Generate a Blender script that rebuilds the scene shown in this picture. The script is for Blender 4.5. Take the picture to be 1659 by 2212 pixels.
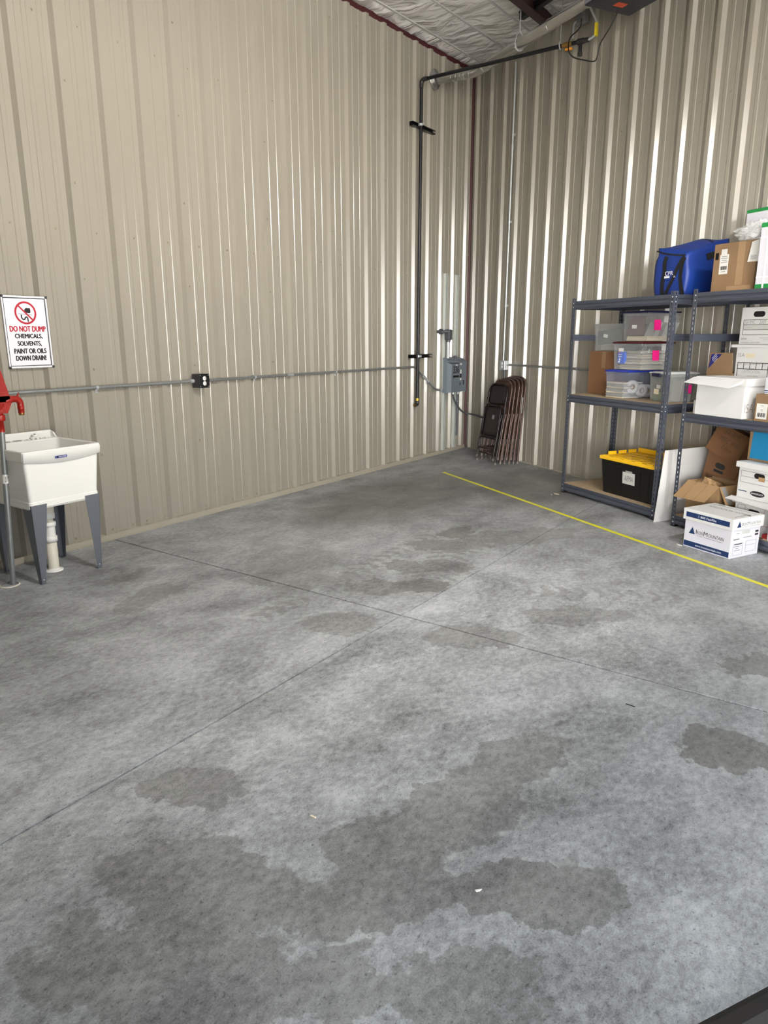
import bpy, bmesh, math, random
from mathutils import Vector, Matrix
random.seed(7)
S = bpy.context.scene
COL = S.collection
for o in list(bpy.data.objects): bpy.data.objects.remove(o)

# ------------------------------------------------------------------ camera, sky, exposure
# World frame: origin = floor corner of the two metal walls. Left wall lies on y=0 (x<0),
# the right wall leaves the corner at 59.15 degrees. Units are metres.
ANG = math.radians(59.15)
EX, EY = -math.cos(ANG), -math.sin(ANG)          # along the right wall, away from the corner
MX, MY = -math.sin(ANG), math.cos(ANG)           # out of the right wall into the room
RZ = math.pi + ANG                               # rotation of a thing standing square to the right wall
def LP(s, d, z=0.0): return Vector((-s, -d, z))
def RP(s, d, z=0.0): return Vector((EX*s+MX*d, EY*s+MY*d, z))

cam = bpy.data.cameras.new('camera'); camo = bpy.data.objects.new('camera', cam); COL.objects.link(camo)
cam.sensor_fit = 'VERTICAL'; cam.sensor_height = 36.0; cam.lens = 36.0*1511.6/2212.0
cam.clip_start = 0.05; cam.clip_end = 200
yaw = math.radians(35.06); pitch = 0.2452; roll = -0.0021
camo.location = LP(8.608, 4.657, 1.491)
fw = Vector((math.cos(yaw)*math.cos(pitch), math.sin(yaw)*math.cos(pitch), -math.sin(pitch)))
rt = Vector((math.sin(yaw), -math.cos(yaw), 0)); up = rt.cross(fw)
r2 = rt*math.cos(roll)+up*math.sin(roll); u2 = up*math.cos(roll)-rt*math.sin(roll)
M = Matrix.Identity(4)
for i in range(3): M[i][0] = r2[i]; M[i][1] = u2[i]; M[i][2] = -fw[i]; M[i][3] = camo.location[i]
camo.matrix_world = M
S.camera = camo

SKY_STRENGTH = 2.1
w = bpy.data.worlds.new('sky'); S.world = w; w.use_nodes = True
bg = w.node_tree.nodes['Background']; bg.inputs[0].default_value = (0.86, 0.94, 1.0, 1); bg.inputs[1].default_value = SKY_STRENGTH

SUN_STRENGTH = 135.0
sun = bpy.data.lights.new('sun', 'SUN'); sun.energy = SUN_STRENGTH; sun.angle = 0.0093; sun.color = (1.0, 0.97, 0.93)
suno = bpy.data.objects.new('sun', sun); COL.objects.link(suno)
sd = Vector((EX*0.88+MX*0.47, EY*0.88+MY*0.47, 0)).normalized()*math.cos(math.radians(46)); sd.z = -math.sin(math.radians(46))
suno.rotation_euler = sd.to_track_quat('-Z', 'Y').to_euler(); suno.location = (0, 0, 12)   # high sun over the roof, lights the yard outside

LAMP_A = (7.36, 2.95, 3.55, 560.0)   # right-wall frame s, d, z, watts
LAMP_B = (7.36, 1.70, 3.75, 360.0)
S.view_settings.view_transform = 'Standard'; S.view_settings.look = 'None'
S.view_settings.gamma = 1.0; S.view_settings.exposure = -0.22
S.view_settings.use_curve_mapping = False

# ------------------------------------------------------------------ materials
def lin(c):
    def f(v):
        v /= 255.0
        return v/12.92 if v <= 0.04045 else ((v+0.055)/1.055)**2.4
    return (f(c[0]), f(c[1]), f(c[2]), 1.0)
MATS = {}
def pm(name, col, rough=0.5, metal=0.0, var=0.05, scale=6.0, bump=0.0, bscale=120.0, spec=0.5, coat=0.0):
    """procedural painted / plastic / metal surface with slight colour variation and fine relief"""
    m = bpy.data.materials.new(name); m.use_nodes = True; nt = m.node_tree; p = nt.nodes['Principled BSDF']
    c = lin(col)
    tc = nt.nodes.new('ShaderNodeTexCoord'); n = nt.nodes.new('ShaderNodeTexNoise')
    n.inputs['Scale'].default_value = scale; n.inputs['Detail'].default_value = 4
    nt.links.new(tc.outputs['Object'], n.inputs['Vector'])
    mx = nt.nodes.new('ShaderNodeMix'); mx.data_type = 'RGBA'
    mx.inputs['A'].default_value = tuple(v*(1-var) for v in c[:3])+(1,)
    mx.inputs['B'].default_value = tuple(min(1, v*(1+var)) for v in c[:3])+(1,)
    nt.links.new(n.outputs['Fac'], mx.inputs['Factor']); nt.links.new(mx.outputs['Result'], p.inputs['Base Color'])
    p.inputs['Roughness'].default_value = rough; p.inputs['Metallic'].default_value = metal
    p.inputs['Specular IOR Level'].default_value = spec; p.inputs['Coat Weight'].default_value = coat
    if bump > 0:
        n2 = nt.nodes.new('ShaderNodeTexNoise'); n2.inputs['Scale'].default_value = bscale; n2.inputs['Detail'].default_value = 3
        b = nt.nodes.new('ShaderNodeBump'); b.inputs['Strength'].default_value = bump; b.inputs['Distance'].default_value = 0.004
        nt.links.new(tc.outputs['Object'], n2.inputs['Vector']); nt.links.new(n2.outputs['Fac'], b.inputs['Height'])
        nt.links.new(b.outputs['Normal'], p.inputs['Normal'])
    MATS[name] = m; return m
def clear_mat(name, col, opac, rough=0.25, bscale=0.0):
    """translucent plastic: part of the light goes straight through"""
    m = pm(name, col, rough, 0, 0.04, 5, 0.6 if bscale else 0, bscale or 10)
    nt = m.node_tree; out = nt.nodes['Material Output']; p = nt.nodes['Principled BSDF']
    t = nt.nodes.new('ShaderNodeBsdfTransparent'); x = nt.nodes.new('ShaderNodeMixShader')
    x.inputs[0].default_value = opac
    nt.links.new(t.outputs[0], x.inputs[1]); nt.links.new(p.outputs[0], x.inputs[2]); nt.links.new(x.outputs[0], out.inputs[0])
    return m

pm('sheet_paint', (151, 145, 133), 0.23, 0, 0.02, 1.2, 0.05, 300, 0.9)
pm('trim_paint', (160, 153, 138), 0.4, 0, 0.03, 3)
pm('backing', (120, 114, 100), 0.8)
pm('maroon', (70, 20, 26), 0.5, 0, 0.1, 4)
pm('dark_maroon', (52, 26, 28), 0.5, 0, 0.1, 4)
pm('screw_paint', (150, 142, 122), 0.35, 0.3)
pm('galvanised', (196, 200, 203), 0.32, 0.5, 0.12, 25)
pm('galv_dull', (140, 143, 143), 0.4, 0.5, 0.15, 30)
pm('galv_green', (196, 201, 196), 0.36, 0.3, 0.15, 40)
pm('duct_metal', (196, 196, 193), 0.24, 0.88, 0.12, 9, 0.1, 30)
pm('black_pipe', (24, 25, 29), 0.4, 0.2, 0.2, 20)
pm('iron_fitting', (60, 58, 58), 0.4, 0.5, 0.2, 30)
pm('strut_black', (18, 18, 20), 0.45, 0.3, 0.2, 20)
pm('brass_yellow', (214, 186, 70), 0.4, 0.3)
pm('valve_orange', (226, 150, 40), 0.5)
pm('tag_yellow', (236, 212, 40), 0.5, 0, 0.08, 30)
pm('heater_navy', (34, 36, 50), 0.45, 0.1, 0.08, 5)
pm('heater_light', (128, 130, 136), 0.45, 0.2, 0.05, 5)
pm('label_orange', (214, 84, 50), 0.5, 0, 0.2, 60)
pm('cord_black', (14, 14, 15), 0.5)
pm('panel_grey', (112, 122, 132), 0.42, 0.1, 0.04, 4)
pm('fitting_grey', (84, 86, 92), 0.45, 0.2)
pm('black_print', (16, 16, 18), 0.5)
pm('box_dark', (32, 33, 34), 0.4, 0.3)
pm('white_plastic', (238, 238, 236), 0.4, 0, 0.01)
pm('paper', (232, 231, 226), 0.7, 0, 0.03, 20)
pm('paper_grey', (190, 190, 186), 0.7, 0, 0.04, 20)
pm('paper_dim', (150, 150, 147), 0.7, 0, 0.05, 20)
pm('cream_paper', (216, 205, 178), 0.7, 0, 0.06, 30)
pm('sign_white', (236, 236, 242), 0.3, 0, 0.01)
pm('sign_red', (180, 24, 48), 0.4)
pm('bolt_dark', (60, 60, 62), 0.4, 0.5)
pm('tub_white', (242, 241, 236), 0.32, 0, 0.01, 3, 0.08, 90)
pm('tub_grey', (150, 150, 150), 0.5)
pm('leg_grey', (104, 108, 116), 0.45, 0.1, 0.03, 4)
pm('pvc_white', (240, 239, 234), 0.35, 0, 0.02)
pm('pvc_stained', (222, 216, 200), 0.45, 0, 0.08, 14)
pm('ring_blue', (40, 84, 150), 0.4)
pm('hydrant_red', (150, 22, 10), 0.35, 0.05, 0.1, 30, 0.5, 60)
pm('hydrant_brass', (150, 116, 64), 0.3, 0.8)
pm('badge_blue', (86, 92, 150), 0.4, 0, 0.3, 200)
pm('shelf_steel', (72, 77, 89), 0.36, 0.25, 0.05, 5)
pm('particle_board', (168, 148, 120), 0.75, 0, 0.18, 60)
pm('rivet', (190, 192, 196), 0.3, 0.8)
pm('cardboard', (134, 107, 78), 0.78, 0, 0.08, 10, 0.1, 60)
pm('cardboard_red', (116, 81, 52), 0.78, 0, 0.08, 10, 0.1, 60)
pm('cardboard_light', (164, 132, 94), 0.78, 0, 0.08, 10, 0.1, 60)
pm('cardboard_inside', (128, 96, 62), 0.85, 0, 0.1, 10)
pm('tape_tan', (156, 127, 94), 0.35, 0, 0.06, 20)
pm('box_white', (222, 222, 221), 0.6, 0, 0.02, 5)
pm('box_grey', (206, 206, 204), 0.6, 0, 0.03, 5)
pm('box_cool', (220, 220, 229), 0.55, 0, 0.02, 5)
pm('navy_print', (18, 46, 92), 0.5)
pm('royal_print', (26, 30, 110), 0.5)
pm('logo_blue', (40, 84, 130), 0.5)
pm('print_grey', (120, 122, 128), 0.6)
pm('ink', (40, 38, 40), 0.6)
pm('ink_faint', (120, 112, 104), 0.6)
pm('red_ink', (170, 40, 40), 0.6)
pm('green_tape', (20, 132, 62), 0.4)
pm('strap_white', (240, 240, 246), 0.35)
pm('blue_print', (22, 124, 172), 0.55, 0, 0.06, 10)
pm('bag_blue', (10, 46, 122), 0.5, 0, 0.08, 5, 0.25, 30)
pm('bag_black', (12, 12, 16), 0.65)
pm('lid_yellow', (236, 186, 30), 0.4, 0, 0.03)
pm('tote_black', (10, 10, 11), 0.4)
pm('lid_blue', (26, 44, 156), 0.35)
pm('lid_navy', (16, 22, 62), 0.4)
pm('lid_maroon', (66, 8, 16), 0.35)
pm('lid_grey', (196, 198, 196), 0.4)
pm('note_pink', (232, 22, 130), 0.6)
pm('folder_grey', (66, 72, 84), 0.6, 0, 0.05, 4)
pm('folder_brown', (92, 74, 72), 0.7, 0, 0.05, 4)
pm('sheet_green', (120, 150, 104), 0.6)
pm('carton_blue', (20, 84, 200), 0.4, 0, 0.05, 20)
pm('chair_dark', (26, 20, 20), 0.3, 0.3, 0.1, 10)
pm('chair_brown', (86, 66, 60), 0.32, 0.3, 0.06, 10)
pm('vinyl_brown', (34, 25, 26), 0.45, 0, 0.08, 20)
pm('vinyl_tan', (78, 58, 48), 0.5, 0, 0.08, 20)
pm('foot_cap', (112, 104, 98), 0.6)
pm('tape_floor', (228, 222, 44), 0.5, 0, 0.05, 20)
pm('joint_dark', (46, 45, 42), 0.95, 0, 0.4, 60)
pm('asphalt', (192, 188, 182), 0.95, 0, 0.5, 40, 0.8, 60)
pm('rubber', (30, 27, 26), 0.7, 0, 0.3, 30)
pm('gravel', (150, 142, 132), 0.9, 0, 0.5, 9)
pm('banding', (205, 205, 204), 0.45, 0.2)
pm('facade', (228, 230, 232), 0.6, 0, 0.03, 1)
pm('door_panel', (150, 146, 136), 0.5)
clear_mat('clear_plastic', (206, 210, 214), 0.11, 0.2)
clear_mat('cloudy_plastic', (190, 194, 192), 0.30, 0.35)
clear_mat('blue_tint', (170, 180, 205), 0.12, 0.2)
clear_mat('globe_glass', (250, 250, 245), 0.08, 0.3)
clear_mat('bubble_film', (226, 228, 226), 0.42, 0.12, 90)
# ceiling vinyl facing, slightly glossy, crumpled
m = pm('ceiling_vinyl', (240, 240, 239), 0.22, 0, 0.03, 3, 0.0); nt = m.node_tree
tc = nt.nodes.new('ShaderNodeTexCoord'); mp = nt.nodes.new('ShaderNodeMapping'); mp.inputs['Scale'].default_value = (2.4, 1.0, 2)
mp.inputs['Rotation'].default_value = (0, 0, 0.5)
n = nt.nodes.new('ShaderNodeTexNoise'); n.inputs['Scale'].default_value = 1.7; n.inputs['Detail'].default_value = 3.5; n.inputs['Distortion'].default_value = 1.2
b = nt.nodes.new('ShaderNodeBump'); b.inputs['Strength'].default_value = 1.0; b.inputs['Distance'].default_value = 0.09
nt.links.new(tc.outputs['Object'], mp.inputs['Vector']); nt.links.new(mp.outputs[0], n.inputs['Vector'])
nt.links.new(n.outputs['Fac'], b.inputs['Height']); nt.links.new(b.outputs[0], nt.nodes['Principled BSDF'].inputs['Normal'])

# ------------------------------------------------------------------ concrete with stains, broad darker areas and tyre tracks
def concrete():
    m = bpy.data.materials.new('concrete'); m.use_nodes = True; nt = m.node_tree; N = nt.nodes; K = nt.links
    p = N['Principled BSDF']
    geo = N.new('ShaderNodeNewGeometry'); pos = geo.outputs['Position']
    def noise(sc, det=4, rough=0.55, dist=0.0, vec=None):
        n = N.new('ShaderNodeTexNoise'); n.inputs['Scale'].default_value = sc; n.inputs['Detail'].default_value = det
        n.inputs['Roughness'].default_value = rough; n.inputs['Distortion'].default_value = dist
        K.new(vec or pos, n.inputs['Vector']); return n
    def math_(op, a, b=None, clamp=False):
        n = N.new('ShaderNodeMath'); n.operation = op; n.use_clamp = clamp
        for i, v in enumerate((a, b)):
            if v is None: continue
            if isinstance(v, (int, float)): n.inputs[i].default_value = v
            else: K.new(v, n.inputs[i])
        return n.outputs[0]
    def ramp(v, a, b, lo=0.0, hi=1.0, smooth=True):
        n = N.new('ShaderNodeMapRange'); n.interpolation_type = 'SMOOTHSTEP' if smooth else 'LINEAR'
        K.new(v, n.inputs['Value']); n.inputs['From Min'].default_value = a; n.inputs['From Max'].default_value = b
        n.inputs['To Min'].default_value = lo; n.inputs['To Max'].default_value = hi; return n.outputs[0]
    # trowel-swirl stretched coordinates
    mp = N.new('ShaderNodeMapping'); mp.inputs['Scale'].default_value = (1.0, 1.5, 1); mp.inputs['Rotation'].default_value = (0, 0, 0.95)
    K.new(pos, mp.inputs['Vector'])
    big = noise(0.5, 3, 0.6, 0.6); mid = noise(2.0, 10, 0.70, 0.3, mp.outputs[0]); fine = noise(26, 8, 0.72, 0.0, mp.outputs[0]); grit = noise(210, 3, 0.6)
    warp = noise(4.2, 5, 0.62)
    # base tone
    def cen(n, k): return math_('MULTIPLY', math_('SUBTRACT', n.outputs['Fac'], 0.5), k)
    t = math_('ADD', math_('ADD', cen(big, 0.6), cen(mid, 1.9)), math_('ADD', cen(fine, 1.7), cen(grit, 0.9)))
    t = math_('ADD', t, 0.52, True)
    cr = N.new('ShaderNodeValToRGB'); K.new(t, cr.inputs['Fac']); e = cr.color_ramp.elements
    e[0].position = 0.0; e[0].color = lin((94, 95, 96)); e[1].position = 1.0; e[1].color = lin((184, 187, 189))
    x = cr.color_ramp.elements.new(0.5); x.color = lin((146, 148, 150))
    # dark pits
    pit = ramp(noise(70, 4, 0.65).outputs['Fac'], 0.58, 0.68)
    # stains, then two broad soft darker areas at the end: (s, d, half length, half width, angle deg, strength) in the left-wall frame
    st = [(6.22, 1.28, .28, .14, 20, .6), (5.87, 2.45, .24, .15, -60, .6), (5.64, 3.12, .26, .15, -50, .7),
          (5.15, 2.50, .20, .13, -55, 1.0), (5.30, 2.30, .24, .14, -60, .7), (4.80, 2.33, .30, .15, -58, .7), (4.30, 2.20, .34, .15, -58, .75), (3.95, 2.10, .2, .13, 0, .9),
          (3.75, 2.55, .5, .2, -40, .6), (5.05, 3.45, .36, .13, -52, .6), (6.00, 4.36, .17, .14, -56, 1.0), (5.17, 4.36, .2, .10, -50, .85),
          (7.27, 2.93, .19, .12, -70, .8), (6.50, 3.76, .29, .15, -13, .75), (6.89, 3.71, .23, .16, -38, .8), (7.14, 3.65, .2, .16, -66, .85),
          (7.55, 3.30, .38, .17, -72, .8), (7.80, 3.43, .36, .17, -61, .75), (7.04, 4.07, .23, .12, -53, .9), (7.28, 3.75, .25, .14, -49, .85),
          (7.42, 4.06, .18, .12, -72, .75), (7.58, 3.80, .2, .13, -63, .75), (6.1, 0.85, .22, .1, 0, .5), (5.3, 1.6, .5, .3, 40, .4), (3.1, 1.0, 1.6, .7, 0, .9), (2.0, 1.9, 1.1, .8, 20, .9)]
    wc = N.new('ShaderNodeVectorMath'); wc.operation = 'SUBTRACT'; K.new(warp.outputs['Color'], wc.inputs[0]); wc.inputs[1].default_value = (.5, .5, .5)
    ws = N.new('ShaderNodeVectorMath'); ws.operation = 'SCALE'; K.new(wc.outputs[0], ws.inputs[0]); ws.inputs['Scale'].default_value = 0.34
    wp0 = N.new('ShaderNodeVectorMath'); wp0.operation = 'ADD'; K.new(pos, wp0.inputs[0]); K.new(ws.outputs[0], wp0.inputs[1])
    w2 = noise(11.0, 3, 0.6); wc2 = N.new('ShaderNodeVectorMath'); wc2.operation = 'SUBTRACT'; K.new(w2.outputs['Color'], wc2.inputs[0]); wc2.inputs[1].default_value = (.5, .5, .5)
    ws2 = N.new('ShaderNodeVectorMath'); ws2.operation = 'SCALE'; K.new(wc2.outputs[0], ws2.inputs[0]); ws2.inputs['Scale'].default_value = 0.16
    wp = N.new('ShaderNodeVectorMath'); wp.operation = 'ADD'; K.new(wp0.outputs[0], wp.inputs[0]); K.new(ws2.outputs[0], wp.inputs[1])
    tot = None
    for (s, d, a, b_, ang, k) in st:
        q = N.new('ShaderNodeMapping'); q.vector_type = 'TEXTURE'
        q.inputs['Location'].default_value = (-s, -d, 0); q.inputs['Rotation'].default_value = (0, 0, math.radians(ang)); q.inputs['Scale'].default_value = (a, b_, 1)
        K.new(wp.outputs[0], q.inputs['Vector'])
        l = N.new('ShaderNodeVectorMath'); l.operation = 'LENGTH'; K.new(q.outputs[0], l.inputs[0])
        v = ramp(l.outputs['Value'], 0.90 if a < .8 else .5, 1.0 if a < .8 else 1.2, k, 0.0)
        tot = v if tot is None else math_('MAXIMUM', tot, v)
    # tyre tracks: (s0,d0,s1,d1,half width)
    tr = [(5.15, 2.55, 3.9, 2.15, .16), (6.2, 2.05, 4.0, 1.95, .09), (4.9, 2.95, 4.4, 3.95, .10), (6.82, 4.0, 7.02, 4.35, .05)]
    for (s0, d0, s1, d1, hw) in tr:
        L_ = math.hypot(s1-s0, d1-d0); ang = math.atan2(-(d1-d0), -(s1-s0))
        q = N.new('ShaderNodeMapping'); q.vector_type = 'TEXTURE'
        q.inputs['Location'].default_value = (-(s0+s1)/2, -(d0+d1)/2, 0); q.inputs['Rotation'].default_value = (0, 0, ang)
        K.new(pos, q.inputs['Vector'])
        sx = N.new('ShaderNodeSeparateXYZ'); K.new(q.outputs[0], sx.inputs[0])
        ax = math_('ABSOLUTE', sx.outputs[0]); ay = math_('ABSOLUTE', sx.outputs[1])
        band = math_('MULTIPLY', ramp(ax, L_/2-.12, L_/2, 1, 0), ramp(ay, hw-.02, hw, 1, 0))
        lug = math_('SINE', math_('MULTIPLY', math_('ADD', sx.outputs[0], math_('MULTIPLY', ay, 0.55)), 2*math.pi/0.105))
        lug = math_('ADD', lug, math_('MULTIPLY', math_('SUBTRACT', warp.outputs['Fac'], .5), 7))
        v = math_('MULTIPLY', math_('MULTIPLY', band, ramp(lug, -.2, .7)), 0.55)
        tot = math_('MAXIMUM', tot, v)
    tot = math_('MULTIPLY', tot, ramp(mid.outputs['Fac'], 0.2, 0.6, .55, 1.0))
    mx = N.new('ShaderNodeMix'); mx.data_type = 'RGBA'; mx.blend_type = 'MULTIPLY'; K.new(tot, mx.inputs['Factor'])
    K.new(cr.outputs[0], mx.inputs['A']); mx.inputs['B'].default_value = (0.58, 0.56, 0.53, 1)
    m2 = N.new('ShaderNodeMix'); m2.data_type = 'RGBA'; m2.blend_type = 'MULTIPLY'
    K.new(math_('MULTIPLY', pit, 0.7), m2.inputs['Factor']); K.new(mx.outputs['Result'], m2.inputs['A']); m2.inputs['B'].default_value = (.35, .36, .36, 1)
    m3 = m2
    K.new(m3.outputs['Result'], p.inputs['Base Color'])
    K.new(ramp(fine.outputs['Fac'], .3, .7, .42, .62), p.inputs['Roughness']); p.inputs['Specular IOR Level'].default_value = 0.35
    bp = N.new('ShaderNodeBump'); bp.inputs['Strength'].default_value = 0.12; bp.inputs['Distance'].default_value = 0.004
    K.new(math_('ADD', fine.outputs['Fac'], grit.outputs['Fac']), bp.inputs['Height']); K.new(bp.outputs[0], p.inputs['Normal'])
    MATS['concrete'] = m
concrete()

# ------------------------------------------------------------------ mesh helpers
class MB:
    def __init__(s): s.v = []; s.f = []; s.m = []; s.sm = []
    def add(s, vs, fs, mi=0, smooth=False):
        o = len(s.v); s.v += [tuple(v) for v in vs]
        for f in fs: s.f.append(tuple(i+o for i in f)); s.m.append(mi); s.sm.append(smooth)
        return s
    def box(s, x0, x1, y0, y1, z0, z1, mi=0, mat=None):
        vs = [Vector((x, y, z)) for z in (z0, z1) for y in (y0, y1) for x in (x0, x1)]
        if mat is not None: vs = [mat @ v for v in vs]
        return s.add(vs, [(0, 2, 3, 1), (4, 5, 7, 6), (0, 1, 5, 4), (2, 6, 7, 3), (0, 4, 6, 2), (1, 3, 7, 5)], mi)
    def rbox(s, x0, x1, y0, y1, z0, z1, r, mi=0, mat=None, seg=2, smooth=False):
        bm = bmesh.new(); bmesh.ops.create_cube(bm, size=1)
        for v in bm.verts: v.co = Vector(((x0+x1)/2+v.co.x*(x1-x0), (y0+y1)/2+v.co.y*(y1-y0), (z0+z1)/2+v.co.z*(z1-z0)))
        bmesh.ops.bevel(bm, geom=bm.edges[:], offset=r, segments=seg, profile=0.5, affect='EDGES')
        bm.verts.index_update()
        vs = [(mat @ v.co) if mat is not None else v.co.copy() for v in bm.verts]; fs = [[v.index for v in f.verts] for f in bm.faces]; bm.free()
        return s.add(vs, fs, mi, smooth)
    def hexa(s, p, mi=0):   # 8 points: bottom 4 ccw, top 4 ccw
        return s.add(p, [(3, 2, 1, 0), (4, 5, 6, 7), (0, 1, 5, 4), (1, 2, 6, 5), (2, 3, 7, 6), (3, 0, 4, 7)], mi)
    def prism(s, poly, fn, a, b, mi=0, smooth=False):   # poly 2d, fn(u,v,t)->xyz
        n = len(poly); vs = [fn(u, v, a) for u, v in poly]+[fn(u, v, b) for u, v in poly]
        fs = [tuple(range(n-1, -1, -1)), tuple(range(n, 2*n))]
        s.add(vs, fs, mi)
        s.add(vs, [(i, (i+1) % n, n+(i+1) % n, n+i) for i in range(n)], mi, smooth)
        return s
    def tube(s, pts, r, n=10, mi=0, caps=True, closed=False, rs=None):
        pts = [Vector(p) for p in pts]; N = len(pts); vs = []; fs = []; prev = None
        for i, p in enumerate(pts):
            if closed: t = (pts[(i+1) % N]-pts[i-1]).normalized()
            elif i == 0: t = (pts[1]-p).normalized()
            elif i == N-1: t = (p-pts[i-1]).normalized()
            else: t = ((pts[i+1]-p).normalized()+(p-pts[i-1]).normalized()).normalized()
            if prev is None:
                a = Vector((0, 0, 1)) if abs(t.z) < 0.9 else Vector((1, 0, 0)); x = a.cross(t).normalized()
            else: x = (prev-t*prev.dot(t)).normalized()
            prev = x; y = t.cross(x); rr = rs[i] if rs else r
            for k in range(n):
                an = 2*math.pi*k/n; vs.append(p+x*(rr*math.cos(an))+y*(rr*math.sin(an)))
        for i in range(N if closed else N-1):
            j = (i+1) % N
            for k in range(n): fs.append((i*n+k, i*n+(k+1) % n, j*n+(k+1) % n, j*n+k))
        s.add(vs, fs, mi, True)
        if caps and not closed: s.add(vs, [tuple(range(n-1, -1, -1)), tuple(range((N-1)*n, N*n))], mi)
        return s
    def lathe(s, prof, n=24, mat=None, mi=0, smooth=True):   # prof (r,z)
        vs = []; fs = []; P = len(prof)
        for k in range(n):
            a = 2*math.pi*k/n
            for r, z in prof:
                v = Vector((r*math.cos(a), r*math.sin(a), z)); vs.append(mat @ v if mat is not None else v)
        for k in range(n):
            k2 = (k+1) % n
            for i in range(P-1): fs.append((k*P+i, k2*P+i, k2*P+i+1, k*P+i+1))
        return s.add(vs, fs, mi, smooth)
    def build(s, name, mats, parent=None, kind=None, label=None):
        me = bpy.data.meshes.new(name); me.from_pydata([tuple(v) for v in s.v], [], s.f)
        mats = mats if isinstance(mats, (list, tuple)) else [mats]
        for m in mats: me.materials.append(MATS[m])
        me.polygons.foreach_set('material_index', s.m); me.polygons.foreach_set('use_smooth', s.sm); me.update()
        bm = bmesh.new(); bm.from_mesh(me); bmesh.ops.recalc_face_normals(bm, faces=bm.faces[:]); bm.to_mesh(me); bm.free()
        o = bpy.data.objects.new(name, me); COL.objects.link(o)
        if parent is not None: o.parent = parent
        if kind: o['kind'] = kind
        if label: o['label'] = label
        return o
def smoothed(pts, n=6):
    """Catmull-Rom through points"""
    P = [Vector(p) for p in pts]; out = []
    for i in range(len(P)-1):
        p0 = P[max(i-1, 0)]; p1 = P[i]; p2 = P[i+1]; p3 = P[min(i+2, len(P)-1)]
        for k in range(n):
            t = k/n
            out.append(0.5*((2*p1)+(p2-p0)*t+(2*p0-5*p1+4*p2-p3)*t*t+(3*p1-p0-3*p2+p3)*t**3))
    out.append(P[-1]); return out
def thing(name, label, cat, loc, rz=0.0, group=None):
    o = bpy.data.objects.new(name, None); COL.objects.link(o); o.empty_display_size = 0.1
    o.location = loc; o.rotation_euler = (0, 0, rz); o['label'] = label; o['category'] = cat
    if group: o['group'] = group
    return o
def tag(o, label, cat, group=None):
    o['label'] = label; o['category'] = cat
    if group: o['group'] = group
    return o
def struct(name, loc=(0, 0, 0), rz=0.0, label=None, cat=None):
    o = bpy.data.objects.new(name, None); COL.objects.link(o); o.location = loc; o.rotation_euler = (0, 0, rz)
    o['kind'] = 'structure'
    if label: o['label'] = label
    if cat: o['category'] = cat
    return o
def copy_child(o, parent, **kw):
    c = o.copy(); COL.objects.link(c); c.parent = parent
    for k, v in kw.items(): setattr(c, k, v)
    return c
X, Y, Z = Vector((1, 0, 0)), Vector((0, 1, 0)), Vector((0, 0, 1))
def text(parent, body, mat, o, r, u, w, h, name='lettering', thin=0.0, t=0.0006, shear=0.0, bold=0.0):
    """flat lettering; o = centre, r = reading direction, u = up, w/h = overall size"""
    cu = bpy.data.curves.new('txt', 'FONT'); cu.body = body; cu.align_x = 'CENTER'; cu.offset = thin; cu.resolution_u = 3; cu.shear = shear
    ob = bpy.data.objects.new('txt', cu); COL.objects.link(ob)
    dg = bpy.context.evaluated_depsgraph_get(); me = bpy.data.meshes.new_from_object(ob.evaluated_get(dg))
    bpy.data.objects.remove(ob)
    xs = [v.co.x for v in me.vertices]; ys = [v.co.y for v in me.vertices]
    x0, x1, y0, y1 = min(xs), max(xs), min(ys), max(ys); r = Vector(r).normalized(); u = Vector(u).normalized(); nn = r.cross(u)
    for v in me.vertices:
        a = ((v.co.x-x0)/(x1-x0)-.5)*w; b = ((v.co.y-y0)/(y1-y0)-.5)*h
        v.co = Vector(o)+r*a+u*b+nn*t
    if bold:
        bm = bmesh.new(); bm.from_mesh(me); src = bm.faces[:]
        for dx, dy in ((-1, 0), (1, 0), (0, .7), (0, -.7)):
            g = bmesh.ops.duplicate(bm, geom=src); off = r*(dx*bold)+u*(dy*bold)+nn*(.00004*(dx+2*dy))
            for v in g['geom']:
                if isinstance(v, bmesh.types.BMVert): v.co += off
        bm.to_mesh(me); bm.free()
    me.materials.clear(); me.materials.append(MATS[mat]); me.name = name
    ob = bpy.data.objects.new(name, me); COL.objects.link(ob); ob.parent = parent; return ob
def patch(parent, name, mat, o, r, u, w, h, t=0.0005, label=None):
    """thin rectangle (sticker, print, tape); o = centre"""
    r = Vector(r).normalized(); u = Vector(u).normalized(); nn = r.cross(u); o = Vector(o)
    mb = MB(); p = []
    for k in (0, t):
        for a, b in ((-1, -1), (1, -1), (1, 1), (-1, 1)): p.append(o+r*(a*w/2)+u*(b*h/2)+nn*k)
    mb.hexa(p); return mb.build(name, mat, parent, label=label)
def poly(parent, name, mat, o, r, u, pts, t=0.0006):
    r = Vector(r).normalized(); u = Vector(u).normalized(); nn = r.cross(u); o = Vector(o)
    mb = MB(); mb.prism(pts, lambda a, b, k: o+r*a+u*b+nn*k, 0, t); return mb.build(name, mat, parent)
def stadium(w, h, n=6):
    r = h/2; c = w/2-r; out = []
    for k in range(n+1): a = -math.pi/2+math.pi*k/n; out.append((c+r*math.cos(a), r*math.sin(a)))
    for k in range(n+1): a = math.pi/2+math.pi*k/n; out.append((-c+r*math.cos(a), r*math.sin(a)))
    return out
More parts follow.
